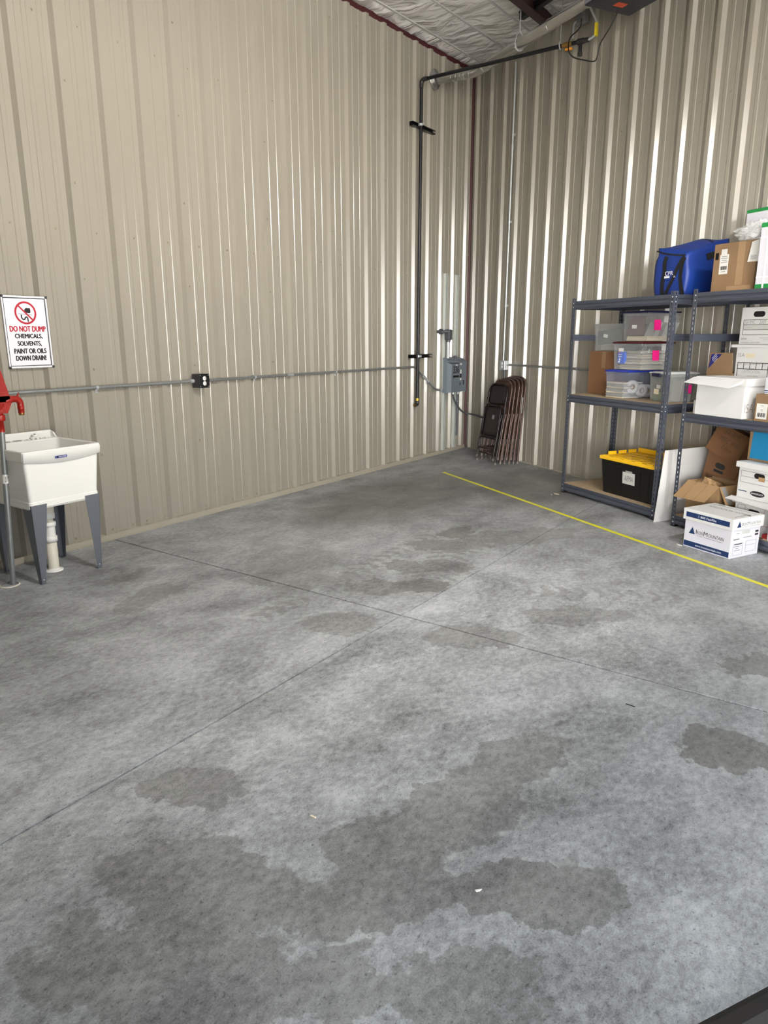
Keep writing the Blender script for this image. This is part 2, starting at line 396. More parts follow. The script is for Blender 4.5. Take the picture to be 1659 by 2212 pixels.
def frame_lines(parent, name, mat, o, r, u, w, h, lw=0.002, hs=(), vs=()):
    """printed ruled frame: border plus inner lines"""
    r = Vector(r).normalized(); u = Vector(u).normalized(); nn = r.cross(u); o = Vector(o); mb = MB()
    def bar(a0, a1, b0, b1):
        mb.hexa([o+r*a+u*b+nn*k for k in (0, 0.0006) for a, b in ((a0, b0), (a1, b0), (a1, b1), (a0, b1))])
    bar(-w/2, w/2, -h/2, -h/2+lw); bar(-w/2, w/2, h/2-lw, h/2); bar(-w/2, -w/2+lw, -h/2, h/2); bar(w/2-lw, w/2, -h/2, h/2)
    for y in hs: bar(-w/2, w/2, y*h-h/2, y*h-h/2+lw)
    for x, y0, y1 in vs: bar(x*w-w/2, x*w-w/2+lw, y0*h-h/2, y1*h-h/2)
    return mb.build(name, mat, parent)

# ================================================================== THE SETTING
DOOR_S = 7.57                       # the open overhead door stands square to the right wall, this far from the corner
def zc(x, y): return 4.70+0.03*x-0.0179*y
TRI = [(0.0, 0.0), (-14.75, 0.0), (EX*DOOR_S, EY*DOOR_S)]
def clip(P, a, b, c):               # keep a*x+b*y<=c
    out = []
    for i in range(len(P)):
        p, q = P[i], P[(i+1) % len(P)]; fp = a*p[0]+b*p[1]-c; fq = a*q[0]+b*q[1]-c
        if fp <= 0: out.append(p)
        if (fp < 0) != (fq < 0):
            t = fp/(fp-fq); out.append((p[0]+(q[0]-p[0])*t, p[1]+(q[1]-p[1])*t))
    return out
floor = struct('floor', label='grey stained concrete floor with saw-cut joints', cat='floor')
G = 0.005; JD, JS = 2.66, 5.60
for (sx, sy) in ((1, 1), (1, -1), (-1, 1), (-1, -1)):
    P = TRI
    P = clip(P, 1, 0, -JS-G) if sx < 0 else clip(P, -1, 0, JS-G)
    P = clip(P, 0, 1, -JD-G) if sy < 0 else clip(P, 0, -1, JD-G)
    mb = MB(); n = len(P); c = (sum(p[0] for p in P)/n, sum(p[1] for p in P)/n)
    ins = [(p[0]+(c[0]-p[0])*0.0005, p[1]+(c[1]-p[1])*0.0005) for p in P]
    vs = [(x, y, -0.12) for x, y in P]+[(x, y, -0.003) for x, y in P]+[(x, y, 0) for x, y in ins]
    fs = [tuple(range(2*n, 3*n))]+[(k*n+i, k*n+(i+1) % n, (k+1)*n+(i+1) % n, (k+1)*n+i) for k in (0, 1) for i in range(n)]
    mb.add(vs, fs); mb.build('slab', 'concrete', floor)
mb = MB(); mb.box(-JS-.02, -JS+.02, -6.4, -.01, -.05, -.018); mb.box(-14, -.6, -JD-.02, -JD+.02, -.05, -.018); mb.build('joint_filler', 'joint_dark', floor)

RIBH = 0.032
def sheet_profile(x0, x1, ph):
    """trapezoid ribs every 0.3048 m (first rib centre at ph) with two shallow stiffeners between"""
    base = [(0, RIBH), (.0215, RIBH), (.0425, 0), (.083, 0), (.088, .004), (.115, .004), (.120, 0), (.185, 0), (.190, .004), (.217, .004), (.222, 0), (.2623, 0), (.2833, RIBH)]
    pts = []
    k = math.floor((x0-ph)/.3048)-1
    while ph+k*.3048 < x1+.4:
        pts += [(ph+k*.3048+a, h) for a, h in base]; k += 1
    out = []
    for i in range(len(pts)-1):
        (a, h), (b, g) = pts[i], pts[i+1]
        for t in (x0, x1):
            if a < t < b: pts.append((t, h+(g-h)*(t-a)/(b-a)))
    return sorted(p for p in pts if x0-1e-9 <= p[0] <= x1+1e-9)
def sheet(parent, x0, x1, ph, z0, ztop, off=0.0):
    pr = sheet_profile(x0, x1, ph); n = len(pr); mb = MB()
    vs = [(x, -h-off, z0) for x, h in pr]+[(x, -h-off, ztop(x)) for x, h in pr]
    # one-sided folded sheet with a thin returned edge
    vs += [(x, -h-off+.0012, z0) for x, h in pr]+[(x, -h-off+.0012, ztop(x)) for x, h in pr]
    fs = [(i, i+1, n+i+1, n+i) for i in range(n-1)]+[(2*n+i+1, 2*n+i, 3*n+i, 3*n+i+1) for i in range(n-1)]
    fs += [(i, 2*n+i, 2*n+i+1, i+1) for i in range(n-1)]+[(n+i, n+i+1, 3*n+i+1, 3*n+i) for i in range(n-1)]+[(0, n, 3*n, 2*n), (n-1, 3*n-1, 4*n-1, 2*n-1)]
    mb.add(vs, fs); return mb.build('panel', 'sheet_paint', parent)
def screws(parent, pts):            # pts (x, depth, z)
    mb = MB()
    for x, d, z in pts:
        mt = Matrix.Translation((x, -d, z)) @ Matrix.Rotation(math.pi/2, 4, 'X')
        mb.lathe([(0.0095, 0), (0.0095, .002), (.0062, .0025), (.0058, .0075), (0, .008)], 8, mt, 0, False)
    return mb.build('screws', 'screw_paint', parent, kind='stuff')
# --- left wall (y = 0)
wl = struct('wall_left', label='beige corrugated metal wall behind the white utility sink', cat='wall')
ph = -5.635
lap = [-5.635+.9144*j for j in range(-10, 7)]
edges = [-14.75]+[x for x in lap if x > -14.7]+[-0.055]
for i in range(len(edges)-1):
    sheet(wl, edges[i]-.03 if i else edges[i], min(edges[i+1]+.03, -0.055), ph, 0.044, lambda x: zc(x, 0)-.06, off=0.0 if i % 2 else 0.0016)
MB().box(-14.9, .15, 0.004, 0.16, -0.1, 5.0).build('backing', 'backing', wl)
sc = []
for k in range(-3, 19):
    rx = ph+.3048*k
    sc += [(rx-.065, 0, .07), (rx+.06, 0, .07), (rx+.16, 0, 2.2), (rx+.16, 0, 3.475), (rx+.16, 0, .66 if k % 3 == 7 else 4.42)]
for x in lap:
    if -9 < x < 0: sc += [(x+.012, RIBH+.002, .655+.615*j) for j in range(7)]+[(x+.03, .02, .07)]
screws(wl, sc)
# --- right wall
wr = struct('wall_right', rz=RZ, label='beige corrugated metal wall behind the shelving units', cat='wall')
ph2 = 2.853; lap2 = [ph2+.9144*j for j in range(-3, 6)]
edges = [0.055]+[x for x in lap2 if .1 < x < 7.5]+[DOOR_S]
for i in range(len(edges)-1):
    def zt(x): p = RP(x, 0); return zc(p.x, p.y)-.02
    sheet(wr, max(edges[i]-.03, .055), min(edges[i+1]+.03, DOOR_S), ph2, 0.012, zt, off=0.0 if i % 2 else 0.0016)
MB().box(-.12, DOOR_S+.1, 0.004, 0.16, -0.1, 5.0).build('backing', 'backing', wr)
sc = []
for k in range(-9, 16):
    rx = ph2+.3048*k
    if .1 < rx < 7.4: sc += [(rx+.065, 0, .075), (rx-.06, 0, .075), (rx+.16, 0, 3.36), (rx+.16, 0, 2.1)]
for x in lap2:
    if .1 < x < 7.4: sc += [(x-.008, RIBH+.002, .615+.61*j) for j in range(7)]
screws(wr, sc)
# --- base trims, corner and rake members
def base_trim(parent, segs):
    for a, b in segs:
        MB().prism([(0, 0), (.040, 0), (.040, .012), (.0365, .03), (.034, .044), (0, .048)], lambda u, v, t: (t, -u, v), a, b).build('base_trim', 'trim_paint', parent)
tl = struct('trim_1', label='beige base trim along the left metal wall', cat='trim')
base_trim(tl, [(-14.7, -7.45), (-7.448, -4.42), (-4.418, -1.36), (-1.358, -.08)])
tr_ = struct('trim_2', rz=RZ, label='thin base closure along the right metal wall', cat='trim')
MB().box(.08, 7.5, -.012, .003, 0, .014).build('base_closure', 'trim_paint', tr_)
t3 = struct('trim_3', label='dark red corner post between the two metal walls', cat='trim')
c1, c2 = LP(.046, .0), RP(.046, .0)
MB().prism([(.02, .02), (-.046, .0), (-.046, -.008), (c2.x-.008, c2.y+.0), (c2.x, c2.y)], lambda u, v, t: (u, v, t), 0, 4.75).build('corner_post', 'maroon', t3)
t4 = struct('trim_4', label='dark red rake angle along the top of the left wall', cat='trim')
mb = MB()
mb.hexa([(-14.7, .0035, zc(-14.7, 0)-.13), (0, .0035, zc(0, 0)-.13), (0, .0005, zc(0, 0)-.13), (-14.7, .0005, zc(-14.7, 0)-.13),
         (-14.7, .0035, zc(-14.7, 0)+.02), (0, .0035, zc(0, 0)+.02), (0, .0005, zc(0, 0)+.02), (-14.7, .0005, zc(-14.7, 0)+.02)])
mb.build('rake_angle', 'maroon', t4)
# --- ceiling: faced insulation between steel bands
from mathutils import noise as mnoise
ce = struct('ceiling', label='ceiling of grey-white faced insulation held by bands', cat='ceiling')
def xr_(d): return -d/math.tan(ANG)+.12
def xl_(d): wv = (-d-EY*DOOR_S)/MY; return EX*DOOR_S+MX*wv-.12
ds = [-.1, .155]+[.155+.425*k for k in range(1, 16)]
for i in range(len(ds)-1):
    d0, d1 = ds[i], ds[i+1]; fine_ = d0 < 2.6; nx, ny = (170, 12) if fine_ else (30, 3)
    mb = MB(); vs = []
    for j in range(ny+1):
        t = j/ny; d = d0+(d1-d0)*t; a, b = xl_(d), xr_(d)
        for q in range(nx+1):
            u = q/nx; x = b+(a-b)*(u**2.2 if fine_ else u)
            sag = -.022*math.sin(math.pi*t)
            p = Vector((x*5.0+d*6, d*3.2-x*2.0, i*3.1)); wr2 = mnoise.noise(p)*.014+mnoise.noise(p*2.3)*.009
            ed = min(1, 5*t, 5*(1-t)); vs.append((x, -d, zc(x, -d)+.01+sag*.8+wr2*ed))
    fs = [(j*(nx+1)+q, j*(nx+1)+q+1, (j+1)*(nx+1)+q+1, (j+1)*(nx+1)+q) for j in range(ny) for q in range(nx)]
    mb.add(vs, fs, 0, True); mb.build('insulation_blanket', 'ceiling_vinyl', ce)
    if i > 0:
        a, b = xl_(d0), xr_(d0); e = .011
        MB().hexa([(a, -d0+e, zc(a, -d0)), (b, -d0+e, zc(b, -d0)), (b, -d0-e, zc(b, -d0)), (a, -d0-e, zc(a, -d0)),
                   (a, -d0+e, zc(a, -d0)+.02), (b, -d0+e, zc(b, -d0)+.02), (b, -d0-e, zc(b, -d0)+.02), (a, -d0-e, zc(a, -d0)+.02)]).build('banding_strap', 'banding', ce)
mb = MB(); P = [(.3, .25), (-15.2, .25), (EX*DOOR_S-.1, EY*DOOR_S-.3)]
mb.prism(P, lambda u, v, t: (u, v, zc(u, v)+t), .05, .12); mb.build('roof_deck', 'backing', ce)
# dark red purlin crossing under the insulation, parallel to the left wall
pu = thing('roof_purlin', 'dark red steel roof purlin under the ceiling insulation near the flue', 'beam', LP(0, 1.33, 0))
a, b = xl_(1.33)+.1, xr_(1.33)-.13; zz = lambda x: zc(x, -1.33)
MB().hexa([(a, .03, zz(a)-.10), (b, .03, zz(b)-.10), (b, -.03, zz(b)-.10), (a, -.03, zz(a)-.10), (a, .03, zz(a)+.01), (b, .03, zz(b)+.01), (b, -.03, zz(b)+.01), (a, -.03, zz(a)+.01)]).build('web', 'dark_maroon', pu)
MB().hexa([(a, .05, zz(a)-.104), (b, .05, zz(b)-.104), (b, -.05, zz(b)-.104), (a, -.05, zz(a)-.104), (a, .05, zz(a)-.098), (b, .05, zz(b)-.098), (b, -.05, zz(b)-.098), (a, -.05, zz(a)-.098)]).build('flange', 'dark_maroon', pu)
# --- door wall with the open overhead door, behind the camera's frame
wf = struct('wall_front', rz=RZ, label='metal wall with the open overhead door', cat='wall')
W0, W1, HH = 0.9, 5.3, 2.9
mb = MB()
mb.box(DOOR_S, DOOR_S+.15, -W0, .1, -.1, 5.0); mb.box(DOOR_S, DOOR_S+.15, -12.7, -W1, -.1, 5.0); mb.box(DOOR_S, DOOR_S+.15, -W1, -W0, HH, 5.0)
mb.build('wall_face', 'door_panel', wf)
mb = MB(); mb.box(DOOR_S-.02, DOOR_S+.17, -W0-.03, -W0+.05, 0, HH+.05); mb.box(DOOR_S-.02, DOOR_S+.17, -W1-.05, -W1+.03, 0, HH+.05); mb.box(DOOR_S-.02, DOOR_S+.17, -W1, -W0, HH-.03, HH+.05)
mb.build('door_jamb', 'maroon', wf)
th_ = struct('trim_5', rz=RZ, label='black rubber seal on the door threshold', cat='trim')
MB().prism([(0, 0), (.02, .016), (.05, .018), (.075, .004), (.075, -.03), (0, -.03)], lambda u, v, t: (DOOR_S-.004+u, t, v), -W1, -W0).build('seal', 'rubber', th_)
gr = struct('ground', rz=RZ, label='pale gravel yard outside the door', cat='ground')
MB().box(DOOR_S+.06, DOOR_S+30, -30, 24, -.2, -.03).build('yard', 'asphalt', gr)
mb = MB()
for k in range(900):
    x = DOOR_S+.075+random.random()*.30; y = -4.3+random.random()*1.1; r = .006+.013*random.random()
    mt = Matrix.Translation((x, y, -.028)) @ Matrix.Rotation(random.random()*6, 4, 'Z') @ Matrix.Diagonal((1, .7+.5*random.random(), .6, 1))
    mb.lathe([(0, -r), (r*.8, -r*.5), (r, .1*r), (r*.7, .7*r), (0, r)], 6, mt)
o = mb.build('loose_gravel', 'gravel', gr, kind='stuff')

nb = thing('bounce_building', 'unseen pale building added across the yard to bounce sunlight indoors', 'building', RP(DOOR_S+15.0, 15.6, -.03), RZ)  # added out of view; its sunlit front throws light toward the room corner
MB().box(0, 8, -9, 9, 0, 5.6).build('wall', 'facade', nb)
MB().prism([(-9.2, 5.6), (9.2, 5.6), (0, 7.0)], lambda u, v, q: (q, u, v), -.2, 8.2).build('roof', 'backing', nb)
for k in range(3): MB().box(-.03, .01, -8+5.6*k, -5+5.6*k, 0, 3.0).build('overhead_door', 'facade', nb)

# ================================================================== high bay lamps (above the picture)
def flood_light(s, d, z, watts, aim, cone, label):
    """LED floodlight bracketed to the inside of the door wall"""
    p = RP(s, d, z); t = thing('flood_light', label, 'lamp', p, 0, 'flood lights over the door')
    dv = (Vector(aim)-p).normalized(); q = dv.to_track_quat('-Z', 'Y'); M4 = q.to_matrix().to_4x4()
    MB().rbox(-.17, .17, -.12, .12, .0, .06, .010, mat=M4).build('housing', 'strut_black', t)
    mb = MB()
    for k in range(9): mb.box(-.15+.036*k, -.142+.036*k, -.11, .11, .055, .085, mat=M4)
    mb.build('cooling_fins', 'strut_black', t)
    MB().box(-.15, .15, -.10, .10, -.001, .002, mat=M4).build('lens', 'white_plastic', t)
    MB().tube([M4 @ Vector((0, 0, .08)), RP(DOOR_S, d, z)-p], .015, 8).build('bracket', 'strut_black', t)
    la = bpy.data.lights.new('lamp', 'SPOT'); la.shadow_soft_size = .07; la.energy = watts; la.color = (1.0, 0.96, 0.90); la.spot_size = math.radians(cone); la.spot_blend = .6
    lo = bpy.data.objects.new('lamp', la); COL.objects.link(lo); lo.parent = t; lo.rotation_euler = q.to_euler(); lo.location = dv*.09
flood_light(*LAMP_A, LP(5.6, 0, 1.4), 118, 'black flood light over the middle of the door opening')
flood_light(*LAMP_B, RP(3.4, .4, 1.8), 130, 'black flood light over the door end beside the right wall')

# ================================================================== LEFT WALL: sign, conduit, sink, hydrant
def ellip(r, n=40, a0=0.0, a1=2*math.pi): return [(r*math.cos(a0+(a1-a0)*k/n), r*math.sin(a0+(a1-a0)*k/n)) for k in range(n)]
def wall_sign():
    t = thing('warning_sign', 'white do-not-dump warning sign with red ring on the metal wall', 'sign', LP(6.078, RIBH+.002, 1.525))
    w, h = .300, .456
    MB().rbox(-w/2, w/2, -.006, 0, -h/2, h/2, .002).build('sign_plate', 'sign_white', t)
    for a, b, c, d in ((-w/2, w/2, h/2-.012, h/2), (-w/2, w/2, -h/2, -h/2+.012), (-w/2, -w/2+.010, -h/2, h/2), (w/2-.010, w/2, -h/2, h/2)):
        MB().rbox(a, b, -.013, 0, c, d, .003).build('frame_rail', 'sign_white', t)
    frame_lines(t, 'border_line', 'black_print', (0, -.0065, 0), X, Z, w-.022, h-.026, .0045)
    for sx in (-1, 1):
        for sz in (-1, 1):
            MB().lathe([(.009, 0), (.009, .003), (.006, .006), (0, .007)], 12, Matrix.Translation((sx*(w/2-.004), -.012, sz*(h/2-.005))) @ Matrix.Rotation(math.pi/2, 4, 'X')).build('corner_screw', 'bolt_dark', t)
    c = (0, -.0065, .122); R0, R1 = .072, .060
    mb = MB(); n = 48; vs = []
    for k in range(n):
        a = 2*math.pi*k/n
        for r in (R0, R1):
            for y in (0, -.0007): vs.append((c[0]+r*math.cos(a), c[1]+y, c[2]+r*math.sin(a)))
    fs = []
    for k in range(n):
        p = 4*k; q = 4*((k+1) % n); fs += [(p+1, q+1, q+3, p+3), (p, q, q+1, p+1), (p+2, p+3, q+3, q+2)]
    mb.add(vs, fs)
    a = math.radians(-45); dx, dz = math.cos(a), math.sin(a)
    mb.prism([(-.064, -.005), (.064, -.005), (.064, .005), (-.064, .005)], lambda u, v, k: (c[0]+u*dx-v*dz, c[1]-k, c[2]+u*dz+v*dx), 0, .0009)
    mb.build('prohibition_ring', 'sign_red', t)
    o = (0, -.0064, .122)
    poly(t, 'bottle_symbol', 'black_print', o, X, Z, [(-.006, .018), (-.001, .025), (.004, .030), (.03, .030), (.034, .026), (.034, .004), (.03, 0), (.006, .000), (.003, .004), (-.001, .008), (-.006, .008)])
    poly(t, 'drain_line', 'black_print', o, X, Z, [(-.05, -.008), (.045, -.013), (.045, -.011), (-.05, -.006)])
    mb = MB(); mb.tube([(q[0], -.0066, .122+q[1]) for q in smoothed([(-.028, -.012), (-.029, -.028), (-.022, -.040), (-.010, -.040), (-.004, -.030), (.004, -.026), (.011, -.034), (.012, -.056)], 5)], .0048, 6)
    for v in range(len(mb.v)): mb.v[v] = (mb.v[v][0], -.0066+(mb.v[v][1]+.0066)*.12, mb.v[v][2])
    mb.build('drain_trap_symbol', 'black_print', t)
    for body, mt, zz, w_, h_ in (('DO NOT DUMP', 'sign_red', .0215, .238, .0345), ('CHEMICALS,', 'black_print', -.026, .182, .032), ('SOLVENTS,', 'black_print', -.073, .158, .032), ('PAINT OR OILS', 'black_print', -.119, .214, .031), ('DOWN DRAIN!', 'black_print', -.164, .202, .031)):
        text(t, body, mt, (0.004, -.0062, zz), X, Z, w_, h_, bold=.0019)
wall_sign()

def strap(parent, p, axis, r, mat='galvanised'):
    """one-hole strap over a conduit at p (axis = conduit direction)"""
    p = Vector(p); ax = Vector(axis).normalized(); o = Vector((0, -1, 0)); s = ax.cross(o)
    mb = MB(); pts = [(-r*1.25, -.04), (-r*1.25, 0), (-r*.9, r*.9), (0, r*1.25), (r*.9, r*.9), (r*1.25, 0), (r*1.25, -r*.9), (r*3.2, -r*.9), (r*3.2, -r*1.15), (r*1.0, -r*1.15), (r*1.0, 0), (r*.7, r*.7), (0, r), (-r*.7, r*.7), (-r, 0), (-r, -.04)]
    mb.prism(pts, lambda u, v, t: p+s*u+o*v+ax*t, -.010, .010); mb.build('strap', mat, parent)
    q = p+s*(r*2.4)+o*(-r*.85); MB().lathe([(.006, 0), (.006, .003), (0, .005)], 8, Matrix.Translation(q) @ Matrix.Rotation(math.pi/2, 4, 'X')).build('strap_screw', 'galvanised', parent)
# conduit along the left wall: outlet box to the electrical panel
CZ = 1.143; CD = .050; CR = .0118
def outlet_box(parent_label, loc, rz, mats, w=.106, dep=.060, h=.110, face='box_dark'):
    t = thing('outlet_box', parent_label, 'outlet', loc, rz)
    MB().rbox(-w/2, w/2, -dep*.52, 0, -h/2, h/2, .004).build('box', mats[0], t)
    MB().rbox(-w/2, w/2, -dep, -dep*.53, -h/2, h/2, .004).build('extension_ring', mats[0], t)
    MB().rbox(-w/2-.001, w/2+.001, -dep-.005, -dep-.0005, -h/2-.001, h/2+.001, .0022).build('cover_plate', mats[1], t)
    for sz in (-1, 1):
        m4 = Matrix.Translation((0, -dep-.004, sz*.020)) @ Matrix.Rotation(math.pi/2, 4, 'X')
        rc = MB().lathe([(.0175, 0), (.0175, .004), (.0165, .0055), (0, .0055)], 20, m4).build('receptacle', 'white_plastic', t)
        mb = MB(); yy = -dep-.0097
        for xx, hh in ((-.0058, .008), (.0058, .0065)): mb.box(xx-.0011, xx+.0011, yy-.0003, yy+.002, sz*.020+.002-hh/2+.002, sz*.020+.002+hh/2+.002)
        mb.lathe([(.0024, 0), (0, .0003)], 8, Matrix.Translation((0, yy, sz*.020-.0085)) @ Matrix.Rotation(math.pi/2, 4, 'X')); mb.build('socket_slots', 'black_print', rc)
    for sx in (-1, 1):
        for sz in (-1, 1): MB().lathe([(.004, 0), (.004, .002), (0, .003)], 8, Matrix.Translation((sx*(w/2-.01), -dep-.005, sz*(h/2-.01))) @ Matrix.Rotation(math.pi/2, 4, 'X')).build('cover_screw', 'rivet', t)
    return t
ob = outlet_box('dark metal outlet box with two white sockets on the left wall conduit', LP(4.705, RIBH+.012, 1.146), 0, ('iron_fitting', 'box_dark'), dep=.085)
MB().box(-.05, .05, -.001, .013, -.03, .03).build('mounting_spacer', 'galv_dull', ob)
def conduit_thing(name, label, pts, r, mat, loc=(0, 0, 0), rz=0, n=12, cat='conduit'):
    t = thing(name, label, cat, loc, rz); MB().tube(pts, r, n).build('tube', mat, t); return t
p0 = LP(4.705, CD, 1.143)
t = thing('conduit', 'grey steel conduit running from the outlet box past the warning sign', 'conduit', p0)
q = lambda s, d, z: LP(s, d, z)-p0
MB().tube([q(7.6, CD, CZ), q(4.86, CD, CZ), q(4.82, CD+.004, CZ+.001), q(4.78, CD+.012, CZ+.003), q(4.757, CD+.014, CZ+.003)], CR, 12).build('tube', 'galv_dull', t)
MB().tube([q(4.79, CD+.012, CZ+.003), q(4.756, CD+.013, CZ+.003)], .016, 8).build('connector', 'galvanised', t)
for s_ in (5.625, 7.0): strap(t, q(s_, CD, CZ), X, CR)
t = thing('conduit', 'grey steel conduit running from the outlet box to the electrical panel', 'conduit', p0)
path = [q(4.652, CD+.012, CZ-.002), q(4.60, CD+.012, CZ-.002), q(4.55, CD, CZ), q(1.46, CD, CZ), q(1.40, CD, CZ-.006), q(1.345, CD, CZ-.03), q(.985, CD+.01, .885), q(.94, CD+.015, .852), q(.89, CD+.02, .838), q(.795, CD+.025, .833)]
MB().tube(path, CR, 12).build('tube', 'galv_dull', t)
for s_ in (3.588,): MB().tube([q(s_+.04, CD, CZ), q(s_-.04, CD, CZ)], CR*1.28, 12).build('coupling', 'galvanised', t)
a, b = Vector(path[5]), Vector(path[6]); MB().tube([a+(b-a)*.35, a+(b-a)*.62], CR*1.3, 12).build('coupling', 'galvanised', t)
strap(t, a+(b-a)*.68, b-a, CR)
for s_ in (2.896, 4.05): strap(t, q(s_, CD, CZ), X, CR)
MB().tube([q(4.63, CD+.012, CZ-.002), q(4.655, CD+.012, CZ-.002)], .016, 8).build('connector', 'galvanised', t)
MB().tube([q(.83, CD+.025, .834), q(.80, CD+.025, .833)], .017, 8).build('connector', 'galvanised', t)

def utility_sink():
    t = thing('utility_sink', 'white plastic utility sink on grey steel legs by the metal wall', 'sink', LP(6.258, .32, 0))
    # local: x right, -y to the viewer; tub 0.50 wide, rim z 0.84, bottom z 0.475
    zt, zb = .838, .478
    def ring(hx, y0, y1, z, r, n=4):
        out = []
        for cx_, cy_, a0 in ((hx-r, y1-r, 0), (-hx+r, y1-r, 90), (-hx+r, y0+r, 180), (hx-r, y0+r, 270)):
            for k in range(n+1):
                a = math.radians(a0+90*k/n); out.append((cx_+r*math.cos(a), cy_+r*math.sin(a), z))
        return out
    rings = [ring(.222, -.245, .235, zb+.002, .02), ring(.226, -.250, .24, zb, .02), ring(.232, -.258, .245, zb+.012, .02), ring(.230, -.257, .245, zb+.045, .02), ring(.226, -.255, .247, zb+.05, .02),
             ring(.243, -.272, .262, zt-.068, .018), ring(.252, -.284, .272, zt-.06, .018), ring(.256, -.290, .276, zt-.004, .018), ring(.254, -.288, .275, zt, .017),
             ring(.238, -.272, .170, zt, .02), ring(.234, -.268, .166, zt-.006, .025), ring(.205, -.235, .150, zb+.03, .04), ring(.190, -.22, .13, zb+.018, .05)]
    mb = MB(); n = len(rings[0]); vs = [p for r_ in rings for p in r_]; fs = []
    for i in range(len(rings)-1):
        for k in range(n): fs.append((i*n+k, i*n+(k+1) % n, (i+1)*n+(k+1) % n, (i+1)*n+k))
    fs += [tuple(range(n-1, -1, -1)), tuple((len(rings)-1)*n+k for k in range(n))]
    mb.add(vs, fs, 0, False); tub = mb.build('basin', 'tub_white', t)
    # curved front apron below the rim
    mb = MB(); N = 16; vs = []
    for k in range(N+1):
        x = -.25+.5*k/N; low = zt-.062-.022*(1-(x/.25)**2)
        vs += [(x, -.2905, zt-.012), (x, -.2835, low), (x, -.270, low-.003)]
    fs = []
    for k in range(N): fs += [(3*k, 3*k+1, 3*k+4, 3*k+3), (3*k+1, 3*k+2, 3*k+5, 3*k+4)]
    mb.add(vs, fs, 0, True); mb.build('apron', 'tub_white', t)
    # back ledge with upstand, soap dishes, faucet holes
    MB().rbox(-.254, .254, .262, .286, zt-.03, zt+.045, .008).build('back_upstand', 'tub_white', t)
    MB().hexa([(-.254, .20, zt-.004), (-.243, .20, zt-.004), (-.243, .285, zt-.004), (-.254, .285, zt-.004), (-.254, .235, zt+.03), (-.243, .235, zt+.03), (-.243, .285, zt+.042), (-.254, .285, zt+.042)]).build('ledge_cheek', 'tub_white', t)
    MB().hexa([(.243, .20, zt-.004), (.254, .20, zt-.004), (.254, .285, zt-.004), (.243, .285, zt-.004), (.243, .235, zt+.03), (.254, .235, zt+.03), (.254, .285, zt+.042), (.243, .285, zt+.042)]).build('ledge_cheek', 'tub_white', t)
    for xx in (-.16, -.085, -.010): MB().lathe([(.030, 0), (.030, .0015), (0, .0016)], 20, Matrix.Translation((xx, .222, zt)) @ Matrix.Diagonal((1, .8, 1, 1))).build('faucet_hole', 'tub_grey', t)
    for k in range(5): MB().tube(smoothed([(.045+.03*k, .185, zt+.001), (.05+.03*k, .215, zt+.006), (.07+.03*k, .235, zt+.002)], 4), .0035, 6).build('soap_rib', 'tub_white', t)
    pl = MB().lathe([(.03, 0), (.028, .012), (.016, .014), (.016, .02), (.02, .026), (0, .028)], 16, Matrix.Translation((.12, .24, zt))).build('drain_plug', 'tub_white', t)
    MB().lathe([(.008, 0), (.006, .004), (0, .005)], 8, Matrix.Translation((.12, .24, zt+.027))).build('plug_pull', 'bolt_dark', pl)
    sa = -math.atan2(.012, .06)
    bd = patch(t, 'badge', 'badge_blue', (-.018, -.2895, zt-.052), X, Vector((0, -.1, 1)), .078, .016)
    patch(bd, 'badge_mark', 'black_print', (-.042, -.2905, zt-.052), X, Vector((0, -.1, 1)), .010, .012)
    text(bd, 'MUSTEE', 'sign_white', (-.008, -.2905, zt-.052), X, Vector((0, -.1, 1)), .045, .009)
    for sx in (-1, 1):
        for y_, fy in ((-1, -.238), (1, .215)):
            # folded angle leg tapering to the foot
            mb = MB(); xo = sx*.228; x1 = sx*.128; yo = -.262 if y_ < 0 else .248; y1 = yo-y_*.105
            fx = sx*.208; f1 = sx*.180; fyo = fy; fy1 = fy-y_*.030; th = .0025
            mb.hexa([(fx, fyo, 0), (f1, fyo, 0), (f1, fyo-y_*th, 0), (fx, fyo-y_*th, 0), (xo, yo, zb+.03), (x1, yo, zb+.03), (x1, yo-y_*th, zb+.03), (xo, yo-y_*th, zb+.03)])
            mb.hexa([(fx, fyo, 0), (fx-sx*th, fyo, 0), (fx-sx*th, fy1, 0), (fx, fy1, 0), (xo, yo, zb+.03), (xo-sx*th, yo, zb+.03), (xo-sx*th, y1, zb+.03), (xo, y1, zb+.03)])
            lg = mb.build('leg', 'leg_grey', t)
            MB().rbox(min(fx, f1), max(fx, f1), min(fyo, fy1), max(fyo, fy1), 0, .004, .0015).build('foot', 'leg_grey', lg)
            MB().lathe([(.006, 0), (.005, .003), (0, .004)], 10, Matrix.Translation((fx*.93, fyo+(-.001 if y_ < 0 else .001), .028)) @ Matrix.Rotation(math.pi/2*(1 if y_ < 0 else -1), 4, 'X')).build('foot_bolt', 'rivet', lg)
utility_sink()
